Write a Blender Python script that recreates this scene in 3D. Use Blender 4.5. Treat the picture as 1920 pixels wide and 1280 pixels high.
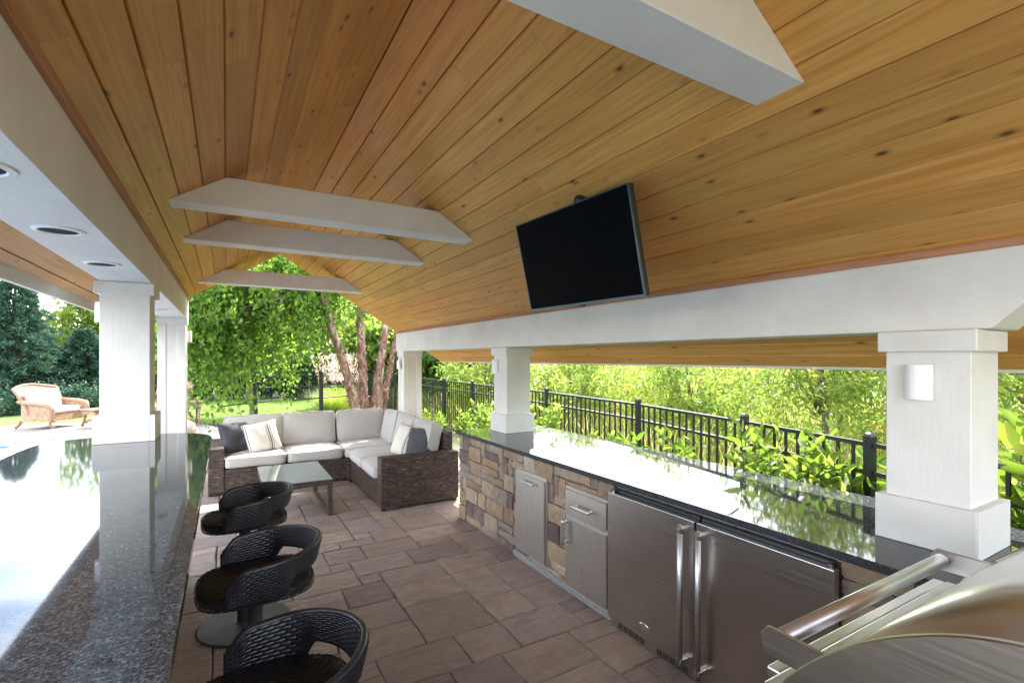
import bpy, bmesh, math, random
import numpy as np
from mathutils import Vector, Matrix, noise

for o in list(bpy.data.objects):
    bpy.data.objects.remove(o)
SC = bpy.context.scene
COL = SC.collection
R = math.radians

# ------------------------------------------------------------------ camera
CAM_Z = 1.71
cam_d = bpy.data.cameras.new('camera')
cam = bpy.data.objects.new('camera', cam_d)
COL.objects.link(cam)
cam_d.sensor_width = 36.0
cam_d.lens = 920 / 1920 * 36
cam_d.shift_y = 31 / 1920
cam_d.clip_start = 0.03
cam_d.clip_end = 1500
cam.location = (0, 0, CAM_Z)
cam.rotation_euler = (R(90), 0, R(-30.225))
SC.camera = cam

# ------------------------------------------------------------------ sky, sun, exposure
SUN_AZ, SUN_EL = R(43.5), R(46)          # azimuth from +Y towards +X
world = bpy.data.worlds.new('World')
SC.world = world
world.use_nodes = True
wn, wl = world.node_tree.nodes, world.node_tree.links
wn.clear()
w_out = wn.new('ShaderNodeOutputWorld')
w_bg = wn.new('ShaderNodeBackground')
w_bg.inputs['Strength'].default_value = 0.15
w_sky = wn.new('ShaderNodeTexSky')
w_sky.sky_type = 'NISHITA'
w_sky.sun_disc = False
w_sky.sun_elevation = SUN_EL
w_sky.sun_rotation = SUN_AZ
w_sky.dust_density = 2.0
w_co = wn.new('ShaderNodeTexCoord')
w_map = wn.new('ShaderNodeMapping')
w_map.inputs['Scale'].default_value = (1.0, 1.0, 2.6)
w_noise = wn.new('ShaderNodeTexNoise')
w_noise.inputs['Scale'].default_value = 2.3
w_noise.inputs['Detail'].default_value = 7
w_noise.inputs['Roughness'].default_value = 0.6
w_ramp = wn.new('ShaderNodeValToRGB')
w_ramp.color_ramp.elements[0].position = 0.41
w_ramp.color_ramp.elements[1].position = 0.62
w_mix = wn.new('ShaderNodeMix')
w_mix.data_type = 'RGBA'
w_mix.inputs['B'].default_value = (8.0, 8.2, 8.6, 1)      # sunlit cloud, same units as the sky
wl.new(w_co.outputs['Generated'], w_map.inputs['Vector'])
wl.new(w_map.outputs['Vector'], w_noise.inputs['Vector'])
wl.new(w_noise.outputs['Fac'], w_ramp.inputs['Fac'])
wl.new(w_ramp.outputs['Color'], w_mix.inputs['Factor'])
wl.new(w_sky.outputs['Color'], w_mix.inputs['A'])
wl.new(w_mix.outputs['Result'], w_bg.inputs['Color'])
wl.new(w_bg.outputs['Background'], w_out.inputs['Surface'])

sun_d = bpy.data.lights.new('sun', 'SUN')
sun = bpy.data.objects.new('sun', sun_d)
COL.objects.link(sun)
sun_d.energy = 2.4
sun_d.angle = R(0.53)
sun_d.color = (1.0, 0.95, 0.87)
to_sun = Vector((math.sin(SUN_AZ) * math.cos(SUN_EL), math.cos(SUN_AZ) * math.cos(SUN_EL), math.sin(SUN_EL)))
sun.rotation_euler = (-to_sun).to_track_quat('-Z', 'Y').to_euler()
sun.location = (10, 10, 20)

SC.view_settings.view_transform = 'Standard'
SC.view_settings.look = 'None'
SC.view_settings.gamma = 1
SC.view_settings.use_curve_mapping = False
SC.view_settings.exposure = 2.88
SC.render.engine = 'CYCLES'
SC.cycles.use_denoising = True
SC.cycles.max_bounces = 8
SC.cycles.diffuse_bounces = 5
SC.cycles.glossy_bounces = 4
SC.cycles.transmission_bounces = 4
SC.cycles.transparent_max_bounces = 8
SC.cycles.caustics_reflective = True
SC.cycles.sample_clamp_indirect = 5.0
SC.cycles.blur_glossy = 0.3

rng = random.Random(7)
NR = np.random.default_rng(11)

# ------------------------------------------------------------------ materials
MATS = {}


class NT:
    def __init__(self, name):
        m = bpy.data.materials.new(name)
        m.use_nodes = True
        self.m = m
        self.n, self.l = m.node_tree.nodes, m.node_tree.links
        self.n.clear()
        self.out = self.n.new('ShaderNodeOutputMaterial')
        self.p = self.n.new('ShaderNodeBsdfPrincipled')
        self.l.new(self.p.outputs[0], self.out.inputs['Surface'])
        MATS[name] = m

    def new(self, t, **kw):
        nd = self.n.new('ShaderNode' + t)
        for k, v in kw.items():
            setattr(nd, k, v)
        return nd

    def set(self, nd, **kw):
        for k, v in kw.items():
            nd.inputs[k.replace('_', ' ')].default_value = v
        return nd

    def link(self, a, b):
        self.l.new(a, b)

    def coords(self, scale=(1, 1, 1), kind='Object', rnd=0.0):
        tc = self.new('TexCoord')
        mp = self.new('Mapping')
        mp.inputs['Scale'].default_value = scale
        src = tc.outputs[kind]
        if rnd:
            oi = self.new('ObjectInfo')
            mu = self.new('Math', operation='MULTIPLY')
            mu.inputs[1].default_value = rnd
            self.link(oi.outputs['Random'], mu.inputs[0])
            ad = self.new('VectorMath', operation='ADD')
            self.link(src, ad.inputs[0])
            self.link(mu.outputs[0], ad.inputs[1])
            src = ad.outputs[0]
        self.link(src, mp.inputs['Vector'])
        return mp.outputs['Vector']

    def noise(self, vec, scale=5, detail=4, rough=0.55, dist=0.0):
        nd = self.new('TexNoise')
        self.set(nd, Scale=scale, Detail=detail, Roughness=rough, Distortion=dist)
        if vec is not None:
            self.link(vec, nd.inputs['Vector'])
        return nd.outputs['Fac']

    def ramp(self, fac, stops, interp='LINEAR'):
        r = self.new('ValToRGB')
        cr = r.color_ramp
        cr.interpolation = interp
        while len(cr.elements) < len(stops):
            cr.elements.new(0.5)
        for e, (p, c) in zip(cr.elements, stops):
            e.position = p
            e.color = (*c, 1) if len(c) == 3 else c
        self.link(fac, r.inputs['Fac'])
        return r.outputs['Color']

    def mix(self, fac, a, b, mode='MIX'):
        m = self.new('Mix', data_type='RGBA', blend_type=mode)
        for sock, v in ((m.inputs['Factor'], fac), (m.inputs['A'], a), (m.inputs['B'], b)):
            if isinstance(v, (int, float)):
                sock.default_value = v
            elif isinstance(v, tuple):
                sock.default_value = (*v, 1)
            else:
                self.link(v, sock)
        return m.outputs['Result']

    def bump(self, height, strength=0.3, dist=0.01):
        b = self.new('Bump')
        self.set(b, Strength=strength, Distance=dist)
        self.link(height, b.inputs['Height'])
        self.link(b.outputs['Normal'], self.p.inputs['Normal'])

    def col(self, c):
        if isinstance(c, tuple):
            self.p.inputs['Base Color'].default_value = (*c, 1)
        else:
            self.link(c, self.p.inputs['Base Color'])

    def pr(self, **kw):
        for k, v in kw.items():
            self.p.inputs[k.replace('_', ' ')].default_value = v


def g(v):
    return (v, v, v)


# stained pine ceiling boards: x across, y along the board
t = NT('pine')
v = t.coords((1, 1, 1), rnd=37.0)
mp = t.new('Mapping'); mp.inputs['Scale'].default_value = (16, 0.55, 16); t.link(v, mp.inputs['Vector'])
grain = t.noise(mp.outputs[0], 2.2, 5, 0.6, 1.2)
base = t.ramp(grain, [(0.3, (0.54, 0.245, 0.050)), (0.52, (0.68, 0.340, 0.082)), (0.72, (0.76, 0.42, 0.125))])
mp2 = t.new('Mapping'); mp2.inputs['Scale'].default_value = (13, 5.5, 13); t.link(v, mp2.inputs['Vector'])
vor = t.new('TexVoronoi'); vor.inputs['Scale'].default_value = 1.0; vor.inputs['Randomness'].default_value = 1.0
t.link(mp2.outputs[0], vor.inputs['Vector'])
kn = t.ramp(vor.outputs['Distance'], [(0.0, g(1)), (0.07, g(0.9)), (0.13, g(0.35)), (0.24, g(0))])
sep = t.new('SeparateColor'); t.link(vor.outputs['Color'], sep.inputs[0])
sel = t.ramp(sep.outputs[0], [(0.42, g(1)), (0.45, g(0))])
kmask = t.mix(1.0, kn, sel, 'MULTIPLY')
oi = t.new('ObjectInfo')
tint = t.ramp(oi.outputs['Random'], [(0, (0.80, 0.72, 0.68)), (0.35, (1, 0.99, 0.97)), (0.7, (1.0, 0.90, 0.84)), (1, (0.86, 0.84, 0.78))])
base = t.mix(1.0, base, tint, 'MULTIPLY')
big = t.noise(v, 1.3, 3, 0.5)
base = t.mix(t.ramp(big, [(0.4, g(0)), (0.75, g(0.35))]), base, (0.44, 0.22, 0.05))
t.col(t.mix(kmask, base, (0.085, 0.032, 0.010)))
t.pr(Roughness=0.42, Specular_IOR_Level=0.4)
t.bump(grain, 0.12, 0.004)

t = NT('trim_wood')
v = t.coords((10, 0.8, 10), rnd=11.0)
gr = t.noise(v, 3, 4, 0.6, 0.8)
t.col(t.ramp(gr, [(0.3, (0.33, 0.13, 0.055)), (0.7, (0.52, 0.25, 0.13))]))
t.pr(Roughness=0.6)

# rough-sawn white paint, grain along local y (beams) or z (columns)
for nm, sc in (('white_paint_y', (38, 1.6, 38)), ('white_paint_x', (1.6, 38, 38)), ('white_paint_z', (38, 38, 1.6))):
    t = NT(nm)
    v = t.coords(sc, rnd=9.0)
    gr = t.noise(v, 1.6, 5, 0.65, 1.6)
    v2 = t.coords((1, 1, 1), rnd=5.0)
    dirt = t.noise(v2, 2.2, 5, 0.65)
    c = t.ramp(dirt, [(0.3, (0.62, 0.59, 0.55)), (0.6, (0.71, 0.69, 0.65))])
    spots = t.noise(v2, 55, 2, 0.5)
    c = t.mix(t.ramp(spots, [(0.74, g(0)), (0.80, g(0.35))]), c, (0.30, 0.24, 0.19))
    t.col(c)
    t.pr(Roughness=0.55, Specular_IOR_Level=0.35)
    t.bump(gr, 0.30, 0.006)

t = NT('granite')
v = t.coords()
sp = t.noise(v, 150, 4, 0.7)
sp2 = t.noise(v, 26, 4, 0.7)
c = t.ramp(sp, [(0.36, (0.014, 0.015, 0.018)), (0.52, (0.055, 0.06, 0.066)), (0.66, (0.17, 0.18, 0.195)), (0.8, (0.28, 0.29, 0.31))])
c = t.mix(t.ramp(sp2, [(0.42, g(0)), (0.65, g(0.55))]), c, (0.035, 0.038, 0.044))
t.col(c)
t.pr(Roughness=0.045, Specular_IOR_Level=0.30, IOR=1.5)
t.bump(t.noise(v, 7, 2, 0.5), 0.012, 0.004)

t = NT('granite_edge')
v = t.coords()
sp = t.noise(v, 60, 5, 0.8)
t.col(t.ramp(sp, [(0.35, (0.006, 0.007, 0.009)), (0.6, (0.04, 0.044, 0.05)), (0.8, (0.16, 0.17, 0.18))]))
t.pr(Roughness=0.45)
t.bump(sp, 0.8, 0.01)

t = NT('stone')
v = t.coords(rnd=23.0)
oi = t.new('ObjectInfo')
basec = t.ramp(oi.outputs['Random'], [(0.0, (0.36, 0.24, 0.14)), (0.17, (0.46, 0.34, 0.21)), (0.30, (0.28, 0.19, 0.135)), (0.42, (0.125, 0.082, 0.078)), (0.54, (0.42, 0.32, 0.23)), (0.66, (0.29, 0.24, 0.20)), (0.76, (0.55, 0.47, 0.38)), (0.86, (0.17, 0.11, 0.10)), (0.93, (0.38, 0.26, 0.16))], 'CONSTANT')
n1 = t.noise(v, 14, 6, 0.7, 0.6)
c = t.mix(t.ramp(n1, [(0.35, g(0)), (0.7, g(0.75))]), basec, (0.20, 0.16, 0.14))
n2 = t.noise(v, 5, 4, 0.6)
c = t.mix(t.ramp(n2, [(0.5, g(0)), (0.72, g(0.4))]), c, (0.48, 0.38, 0.27))
t.col(c)
t.pr(Roughness=0.85, Specular_IOR_Level=0.25)
t.bump(t.noise(v, 22, 6, 0.75), 0.9, 0.012)

t = NT('mortar')
v = t.coords()
n1 = t.noise(v, 40, 5, 0.7)
t.col(t.ramp(n1, [(0.3, (0.25, 0.25, 0.25)), (0.7, (0.40, 0.39, 0.37))]))
t.pr(Roughness=0.95)
t.bump(n1, 0.7, 0.01)

t = NT('paver')
v = t.coords(rnd=31.0)
oi = t.new('ObjectInfo')
basec = t.ramp(oi.outputs['Random'], [(0, (0.33, 0.235, 0.185)), (0.25, (0.46, 0.36, 0.29)), (0.5, (0.265, 0.205, 0.19)), (0.75, (0.50, 0.38, 0.295)), (1, (0.36, 0.295, 0.275))])
n1 = t.noise(v, 4.5, 7, 0.72, 0.8)
c = t.mix(t.ramp(n1, [(0.38, g(0)), (0.66, g(0.65))]), basec, (0.26, 0.205, 0.185))
n3 = t.noise(v, 1.7, 4, 0.6)
c = t.mix(t.ramp(n3, [(0.5, g(0)), (0.75, g(0.45))]), c, (0.44, 0.32, 0.25))
n4 = t.noise(v, 130, 3, 0.7)
c = t.mix(t.ramp(n4, [(0.5, g(0)), (0.8, g(0.35))]), c, (0.36, 0.30, 0.27))
t.col(c)
t.pr(Roughness=0.62, Specular_IOR_Level=0.4)
mpv = t.new('Mapping'); mpv.inputs['Scale'].default_value = (3.0, 9.0, 3.0); t.link(v, mpv.inputs['Vector'])
n5 = t.noise(mpv.outputs[0], 1.6, 7, 0.62, 1.4)
t.bump(n5, 1.0, 0.05)

t = NT('joint')
v = t.coords()
t.col(t.ramp(t.noise(v, 30, 4), [(0.3, (0.10, 0.08, 0.068)), (0.7, (0.20, 0.165, 0.14))]))
t.pr(Roughness=0.95)

t = NT('patio_concrete')
v = t.coords()
n1 = t.noise(v, 1.1, 7, 0.65)
c = t.ramp(n1, [(0.3, (0.21, 0.18, 0.16)), (0.7, (0.29, 0.25, 0.225))])
br = t.new('TexBrick'); br.offset = 0.37; br.squash = 1.4; br.squash_frequency = 3
t.set(br, Scale=1.0); br.inputs['Mortar Size'].default_value = 0.012; br.inputs['Brick Width'].default_value = 0.62; br.inputs['Row Height'].default_value = 0.42
t.link(v, br.inputs['Vector'])
c = t.mix(t.ramp(br.outputs['Fac'], [(0, g(0)), (1, g(0.75))]), c, (0.17, 0.14, 0.12))
t.col(c)
t.pr(Roughness=0.8)
t.bump(t.noise(v, 6, 6, 0.7), 0.4, 0.02)

t = NT('pool_coping')
t.col(t.ramp(t.noise(t.coords(), 9, 5), [(0.3, (0.42, 0.41, 0.39)), (0.7, (0.52, 0.51, 0.49))]))
t.pr(Roughness=0.7)

t = NT('pool_tile'); t.col((0.02, 0.16, 0.33)); t.pr(Roughness=0.3)
t = NT('pool_water')
t.col((0.03, 0.22, 0.42)); t.pr(Roughness=0.04)
t.bump(t.noise(t.coords((1, 1, 1)), 5, 3, 0.5), 0.25, 0.03)

t = NT('lawn')
v = t.coords()
n1 = t.noise(v, 0.6, 5, 0.6); n2 = t.noise(v, 40, 4, 0.7)
c = t.ramp(n2, [(0.3, (0.045, 0.105, 0.012)), (0.7, (0.12, 0.22, 0.03))])
c = t.mix(t.ramp(n1, [(0.4, g(0)), (0.7, g(0.4))]), c, (0.16, 0.21, 0.05))
t.col(c); t.pr(Roughness=0.9); t.bump(n2, 1.0, 0.04)

t = NT('soil')
v = t.coords()
n1 = t.noise(v, 1.2, 6, 0.7)
t.col(t.ramp(n1, [(0.35, (0.075, 0.085, 0.03)), (0.6, (0.15, 0.13, 0.085)), (0.8, (0.24, 0.19, 0.14))]))
t.pr(Roughness=0.95); t.bump(n1, 0.8, 0.06)

t = NT('brushed_steel')
v = t.coords((1.0, 1.0, 60))
n1 = t.noise(v, 2, 3, 0.6)
sm = t.noise(t.coords(), 2.5, 4, 0.6)
t.col(t.ramp(sm, [(0.3, (0.46, 0.43, 0.40)), (0.7, (0.55, 0.52, 0.49))]))
t.pr(Metallic=1.0, Roughness=0.36)
t.link(t.ramp(n1, [(0.3, g(0.27)), (0.7, g(0.35))]), t.p.inputs['Roughness'])

t = NT('light_steel')
v = t.coords((2.0, 90, 2))
n1 = t.noise(v, 2, 3, 0.6)
t.col((0.66, 0.64, 0.61)); t.pr(Metallic=1.0, Roughness=0.33)
t.link(t.ramp(n1, [(0.3, g(0.26)), (0.7, g(0.42))]), t.p.inputs['Roughness'])
t.bump(t.noise(t.coords(), 4, 3), 0.06, 0.01)

t = NT('polished_steel'); t.col((0.66, 0.65, 0.64)); t.pr(Metallic=1.0, Roughness=0.26)
t.link(t.ramp(t.noise(t.coords((3, 60, 60)), 2, 3), [(0.3, g(0.22)), (0.7, g(0.30))]), t.p.inputs['Roughness'])
t = NT('aluminium'); t.col((0.66, 0.66, 0.66)); t.pr(Metallic=1.0, Roughness=0.38)
t = NT('hood_steel'); t.col((0.72, 0.72, 0.72)); t.pr(Metallic=1.0, Roughness=0.30)
t = NT('dark_steel'); t.col((0.10, 0.10, 0.10)); t.pr(Metallic=1.0, Roughness=0.35)
t = NT('black_gap'); t.col((0.012, 0.012, 0.012)); t.pr(Roughness=0.7)
t = NT('black_metal'); t.col((0.012, 0.014, 0.014)); t.pr(Roughness=0.42)
t = NT('bronze_metal'); t.col(t.ramp(t.noise(t.coords(), 30, 4), [(0.3, (0.018, 0.016, 0.015)), (0.7, (0.045, 0.04, 0.037))])); t.pr(Roughness=0.5, Metallic=0.3)
t = NT('stool_base'); t.col(t.ramp(t.noise(t.coords(), 12, 5), [(0.3, (0.040, 0.042, 0.046)), (0.7, (0.075, 0.077, 0.082))])); t.pr(Roughness=0.5, Metallic=0.2)
t = NT('black_wicker'); t.col(t.ramp(t.noise(t.coords(), 18, 3), [(0.3, (0.006, 0.006, 0.008)), (0.7, (0.020, 0.020, 0.026))])); t.pr(Roughness=0.36, Specular_IOR_Level=0.5)
t = NT('brown_wicker')
v = t.coords((1, 1, 1))
at = t.new('Attribute'); at.attribute_name = 'tone'
t.col(t.ramp(at.outputs['Fac'], [(0, (0.024, 0.016, 0.012)), (0.45, (0.060, 0.039, 0.030)), (0.8, (0.12, 0.076, 0.056)), (1, (0.19, 0.125, 0.09))]))
t.pr(Roughness=0.45)
t = NT('wicker_core'); t.col((0.008, 0.008, 0.008)); t.pr(Roughness=0.8)
t = NT('tan_wicker')
at = t.new('Attribute'); at.attribute_name = 'tone'
t.col(t.ramp(at.outputs['Fac'], [(0, (0.22, 0.125, 0.07)), (0.6, (0.36, 0.225, 0.14)), (1, (0.46, 0.31, 0.21))])); t.pr(Roughness=0.6)
t = NT('tan_core'); t.col((0.26, 0.155, 0.09)); t.pr(Roughness=0.7)


def fabric(name, c1, c2, sc=420):
    t = NT(name)
    v = t.coords()
    n = t.noise(v, sc, 2, 0.6)
    n2 = t.noise(v, 4, 5, 0.6)
    c = t.ramp(n, [(0.35, c1), (0.65, c2)])
    c = t.mix(t.ramp(n2, [(0.45, g(0)), (0.75, g(0.18))]), c, tuple(x * 0.6 for x in c1))
    t.col(c)
    t.pr(Roughness=0.9, Specular_IOR_Level=0.2, Sheen_Weight=0.15)
    wr = t.noise(t.coords((1, 1, 1), rnd=13.0), 5.5, 4, 0.5, 0.8)
    t.bump(wr, 0.45, 0.03)
    return t


fabric('light_fabric', (0.40, 0.38, 0.355), (0.50, 0.478, 0.45))
fabric('charcoal_fabric', (0.040, 0.041, 0.046), (0.085, 0.086, 0.094))
fabric('pink_fabric', (0.50, 0.37, 0.32), (0.58, 0.45, 0.40))
t = fabric('stripe_fabric', (0.60, 0.56, 0.48), (0.72, 0.68, 0.60))
tc = t.new('TexCoord'); sx = t.new('SeparateXYZ'); t.link(tc.outputs['Object'], sx.inputs[0])
mth = t.new('Math', operation='MULTIPLY_ADD'); mth.inputs[1].default_value = 1 / 0.5; mth.inputs[2].default_value = 0.5
t.link(sx.outputs['X'], mth.inputs[0])
K, S0, S1 = g(0), g(0), g(1)
stp = t.ramp(mth.outputs[0], [(0, K), (.08, S1), (.10, K), (.12, S1), (.135, K), (.60, S1), (.615, K), (.64, S1), (.675, K), (.70, S1), (.715, K), (.9, S1), (.915, K)], 'CONSTANT')
src = t.p.inputs['Base Color'].links[0].from_socket
t.col(t.mix(stp, src, (0.12, 0.115, 0.125)))

t = NT('glass_top')
t.col((0.45, 0.56, 0.53)); t.pr(Roughness=0.03, Transmission_Weight=0.6, IOR=1.5)
t = NT('screen_black'); t.col((0.0015, 0.0015, 0.0018)); t.pr(Roughness=0.55, Specular_IOR_Level=0.04)
t = NT('tv_frame'); t.col((0.075, 0.088, 0.092)); t.pr(Roughness=0.3, Metallic=0.7)
t = NT('white_plastic'); t.col((0.80, 0.80, 0.81)); t.pr(Roughness=0.4)
t = NT('recess_shade_paint'); t.col((0.012, 0.013, 0.016)); t.pr(Roughness=0.7, Specular_IOR_Level=0.1)  # near-black colour painted for the shade inside the recessed lights


def bark(name, a, b, c_, sc=7):
    t = NT(name)
    v = t.coords((1, 1, 0.45))
    n = t.noise(v, sc, 6, 0.7, 1.0)
    t.col(t.ramp(n, [(0.34, a), (0.5, b), (0.66, c_)]))
    t.pr(Roughness=0.9)
    t.bump(n, 1.0, 0.04)


bark('birch_bark', (0.05, 0.028, 0.02), (0.24, 0.13, 0.085), (0.55, 0.42, 0.33), 9)
bark('grey_bark', (0.08, 0.065, 0.05), (0.17, 0.14, 0.11), (0.27, 0.23, 0.19))
t = NT('rock'); n = t.noise(t.coords(rnd=7.), 8, 6, 0.7); t.col(t.ramp(n, [(0.3, (0.16, 0.115, 0.09)), (0.7, (0.38, 0.30, 0.25))])); t.pr(Roughness=0.9); t.bump(n, 0.8, 0.03)


def leaf_mat(name, stops, trans=0.55, rough=0.45, tv=2.1):
    m = bpy.data.materials.new(name); m.use_nodes = True
    MATS[name] = m
    n, l = m.node_tree.nodes, m.node_tree.links
    n.clear()
    out = n.new('ShaderNodeOutputMaterial')
    at = n.new('ShaderNodeAttribute'); at.attribute_name = 'tone'
    rp = n.new('ShaderNodeValToRGB')
    while len(rp.color_ramp.elements) < len(stops):
        rp.color_ramp.elements.new(0.5)
    for e, (p, c) in zip(rp.color_ramp.elements, stops):
        e.position = p; e.color = (*c, 1)
    l.new(at.outputs['Fac'], rp.inputs['Fac'])
    pb = n.new('ShaderNodeBsdfPrincipled')
    pb.inputs['Roughness'].default_value = rough
    pb.inputs['Specular IOR Level'].default_value = 0.3
    l.new(rp.outputs['Color'], pb.inputs['Base Color'])
    tr = n.new('ShaderNodeBsdfTranslucent')
    hs = n.new('ShaderNodeHueSaturation')
    hs.inputs['Hue'].default_value = 0.475; hs.inputs['Value'].default_value = tv
    l.new(rp.outputs['Color'], hs.inputs['Color'])
    l.new(hs.outputs['Color'], tr.inputs['Color'])
    mx = n.new('ShaderNodeMixShader'); mx.inputs['Fac'].default_value = trans
    l.new(pb.outputs[0], mx.inputs[1]); l.new(tr.outputs[0], mx.inputs[2])
    l.new(mx.outputs[0], out.inputs['Surface'])
    return m


leaf_mat('birch_leaf', [(0, (0.030, 0.090, 0.012)), (0.5, (0.080, 0.175, 0.020)), (1, (0.16, 0.25, 0.035))])
leaf_mat('dark_leaf', [(0, (0.020, 0.058, 0.012)), (0.5, (0.040, 0.095, 0.018)), (1, (0.08, 0.14, 0.025))])
leaf_mat('willow_leaf', [(0, (0.055, 0.12, 0.018)), (0.5, (0.115, 0.19, 0.03)), (0.985, (0.22, 0.28, 0.05)), (1, (0.42, 0.26, 0.04))])
leaf_mat('shrub_leaf', [(0, (0.060, 0.15, 0.016)), (0.5, (0.12, 0.23, 0.025)), (1, (0.21, 0.31, 0.05))], tv=1.5)
leaf_mat('spruce_needle', [(0, (0.018, 0.055, 0.030)), (0.5, (0.035, 0.085, 0.050)), (1, (0.07, 0.13, 0.085))], 0.15)
leaf_mat('grass_blade', [(0, (0.07, 0.14, 0.015)), (0.6, (0.13, 0.22, 0.03)), (1, (0.24, 0.28, 0.06))])
leaf_mat('plume', [(0, (0.42, 0.30, 0.24)), (1, (0.60, 0.48, 0.40))], 0.5)
leaf_mat('meadow', [(0, (0.07, 0.115, 0.02)), (0.6, (0.15, 0.19, 0.04)), (1, (0.30, 0.25, 0.13))])


# ------------------------------------------------------------------ object helpers
def link(o, parent=None, label=None, cat=None, group=None, kind=None):
    COL.objects.link(o)
    if parent is not None:
        o.parent = parent
    if label: o['label'] = label
    if cat: o['category'] = cat
    if group: o['group'] = group
    if kind: o['kind'] = kind
    return o


def empty(name, label, cat, loc=(0, 0, 0), rz=0.0, group=None):
    o = bpy.data.objects.new(name, None)
    o.location = loc
    o.rotation_euler = (0, 0, rz)
    o.empty_display_size = 0.1
    return link(o, None, label, cat, group)


def mesh_obj(name, me, mat, parent=None, loc=(0, 0, 0), rot=(0, 0, 0), smooth=False, **kw):
    o = bpy.data.objects.new(name, me)
    o.location = loc
    o.rotation_euler = rot
    if mat and not me.materials:
        me.materials.append(MATS[mat])
    if smooth:
        me.polygons.foreach_set('use_smooth', [True] * len(me.polygons))
    return link(o, parent, **kw)


def from_bm(bm, name):
    me = bpy.data.meshes.new(name)
    bmesh.ops.recalc_face_normals(bm, faces=bm.faces[:])
    bm.to_mesh(me)
    bm.free()
    return me


def box_mesh(name, x0, x1, y0, y1, z0, z1, bevel=0.0, seg=2):
    bm = bmesh.new()
    bmesh.ops.create_cube(bm, size=1)
    for vv in bm.verts:
        vv.co = Vector(((x0 + x1) / 2 + vv.co.x * (x1 - x0), (y0 + y1) / 2 + vv.co.y * (y1 - y0), (z0 + z1) / 2 + vv.co.z * (z1 - z0)))
    if bevel > 0:
        bmesh.ops.bevel(bm, geom=bm.edges[:], offset=bevel, segments=seg, affect='EDGES', profile=0.5)
    return from_bm(bm, name)


def box(name, x0, x1, y0, y1, z0, z1, mat, parent=None, bevel=0.003, seg=1, **kw):
    """a box whose object origin sits at its centre"""
    cx, cy, cz = (x0 + x1) / 2, (y0 + y1) / 2, (z0 + z1) / 2
    me = box_mesh(name, x0 - cx, x1 - cx, y0 - cy, y1 - cy, z0 - cz, z1 - cz, bevel, seg)
    return mesh_obj(name, me, mat, parent, (cx, cy, cz), **kw)


def prism_mesh(name, pts, axis, a0, a1, bevel=0.0):
    """extrude a 2-D outline along an axis; pts are in the two other axes in xyz order"""
    bm = bmesh.new()
    def co(p, a):
        return {'x': (a, p[0], p[1]), 'y': (p[0], a, p[1]), 'z': (p[0], p[1], a)}[axis]
    A = [bm.verts.new(co(p, a0)) for p in pts]
    B = [bm.verts.new(co(p, a1)) for p in pts]
    bm.faces.new(A)
    bm.faces.new(B[::-1])
    n = len(pts)
    for i in range(n):
        bm.faces.new((A[i], B[i], B[(i + 1) % n], A[(i + 1) % n]))
    if bevel:
        bmesh.ops.recalc_face_normals(bm, faces=bm.faces[:])
        bmesh.ops.bevel(bm, geom=bm.edges[:], offset=bevel, segments=1, affect='EDGES')
    return from_bm(bm, name)


def tube_mesh(name, pts, rad, seg=10, cap=True):
    """tube through points; rad is a number or one per point"""
    pts = [Vector(p) for p in pts]
    rads = rad if isinstance(rad, (list, tuple)) else [rad] * len(pts)
    bm = bmesh.new()
    rings = []
    up = None
    for i, p in enumerate(pts):
        tdir = (pts[min(i + 1, len(pts) - 1)] - pts[max(i - 1, 0)]).normalized()
        if up is None:
            up = Vector((0, 0, 1)) if abs(tdir.z) < 0.9 else Vector((1, 0, 0))
        a = tdir.cross(up).normalized()
        b = a.cross(tdir).normalized()
        up = b
        rings.append([bm.verts.new(p + (a * math.cos(2 * math.pi * k / seg) + b * math.sin(2 * math.pi * k / seg)) * rads[i]) for k in range(seg)])
    for i in range(len(rings) - 1):
        for k in range(seg):
            bm.faces.new((rings[i][k], rings[i][(k + 1) % seg], rings[i + 1][(k + 1) % seg], rings[i + 1][k]))
    if cap:
        bm.faces.new(rings[0][::-1]); bm.faces.new(rings[-1])
    return from_bm(bm, name)


def tube(name, pts, rad, mat, parent=None, seg=10, **kw):
    return mesh_obj(name, tube_mesh(name, pts, rad, seg), mat, parent, smooth=True, **kw)


def lathe_mesh(name, prof, seg=24):
    bm = bmesh.new()
    rings = []
    for r, z in prof:
        if r < 1e-5:
            rings.append([bm.verts.new((0, 0, z))])
        else:
            rings.append([bm.verts.new((r * math.cos(2 * math.pi * k / seg), r * math.sin(2 * math.pi * k / seg), z)) for k in range(seg)])
    for a, b in zip(rings[:-1], rings[1:]):
        for k in range(seg):
            k2 = (k + 1) % seg
            if len(a) == 1:
                bm.faces.new((a[0], b[k2], b[k]))
            elif len(b) == 1:
                bm.faces.new((a[k], a[k2], b[0]))
            else:
                bm.faces.new((a[k], a[k2], b[k2], b[k]))
    return from_bm(bm, name)


def np_mesh(name, verts, faces, tone=None):
    """verts (N,3), faces (M,k) arrays -> mesh; tone = one value per face in attribute 'tone'"""
    me = bpy.data.meshes.new(name)
    verts = np.asarray(verts, dtype=np.float32)
    faces = np.asarray(faces, dtype=np.int32)
    M, k = faces.shape
    me.vertices.add(len(verts)); me.vertices.foreach_set('co', verts.ravel())
    me.loops.add(M * k); me.loops.foreach_set('vertex_index', faces.ravel())
    me.polygons.add(M)
    me.polygons.foreach_set('loop_start', np.arange(0, M * k, k, dtype=np.int32))
    me.polygons.foreach_set('loop_total', np.full(M, k, dtype=np.int32))
    me.update(calc_edges=True)
    if tone is not None:
        a = me.attributes.new('tone', 'FLOAT', 'FACE')
        a.data.foreach_set('value', np.asarray(tone, dtype=np.float32))
    return me


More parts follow.
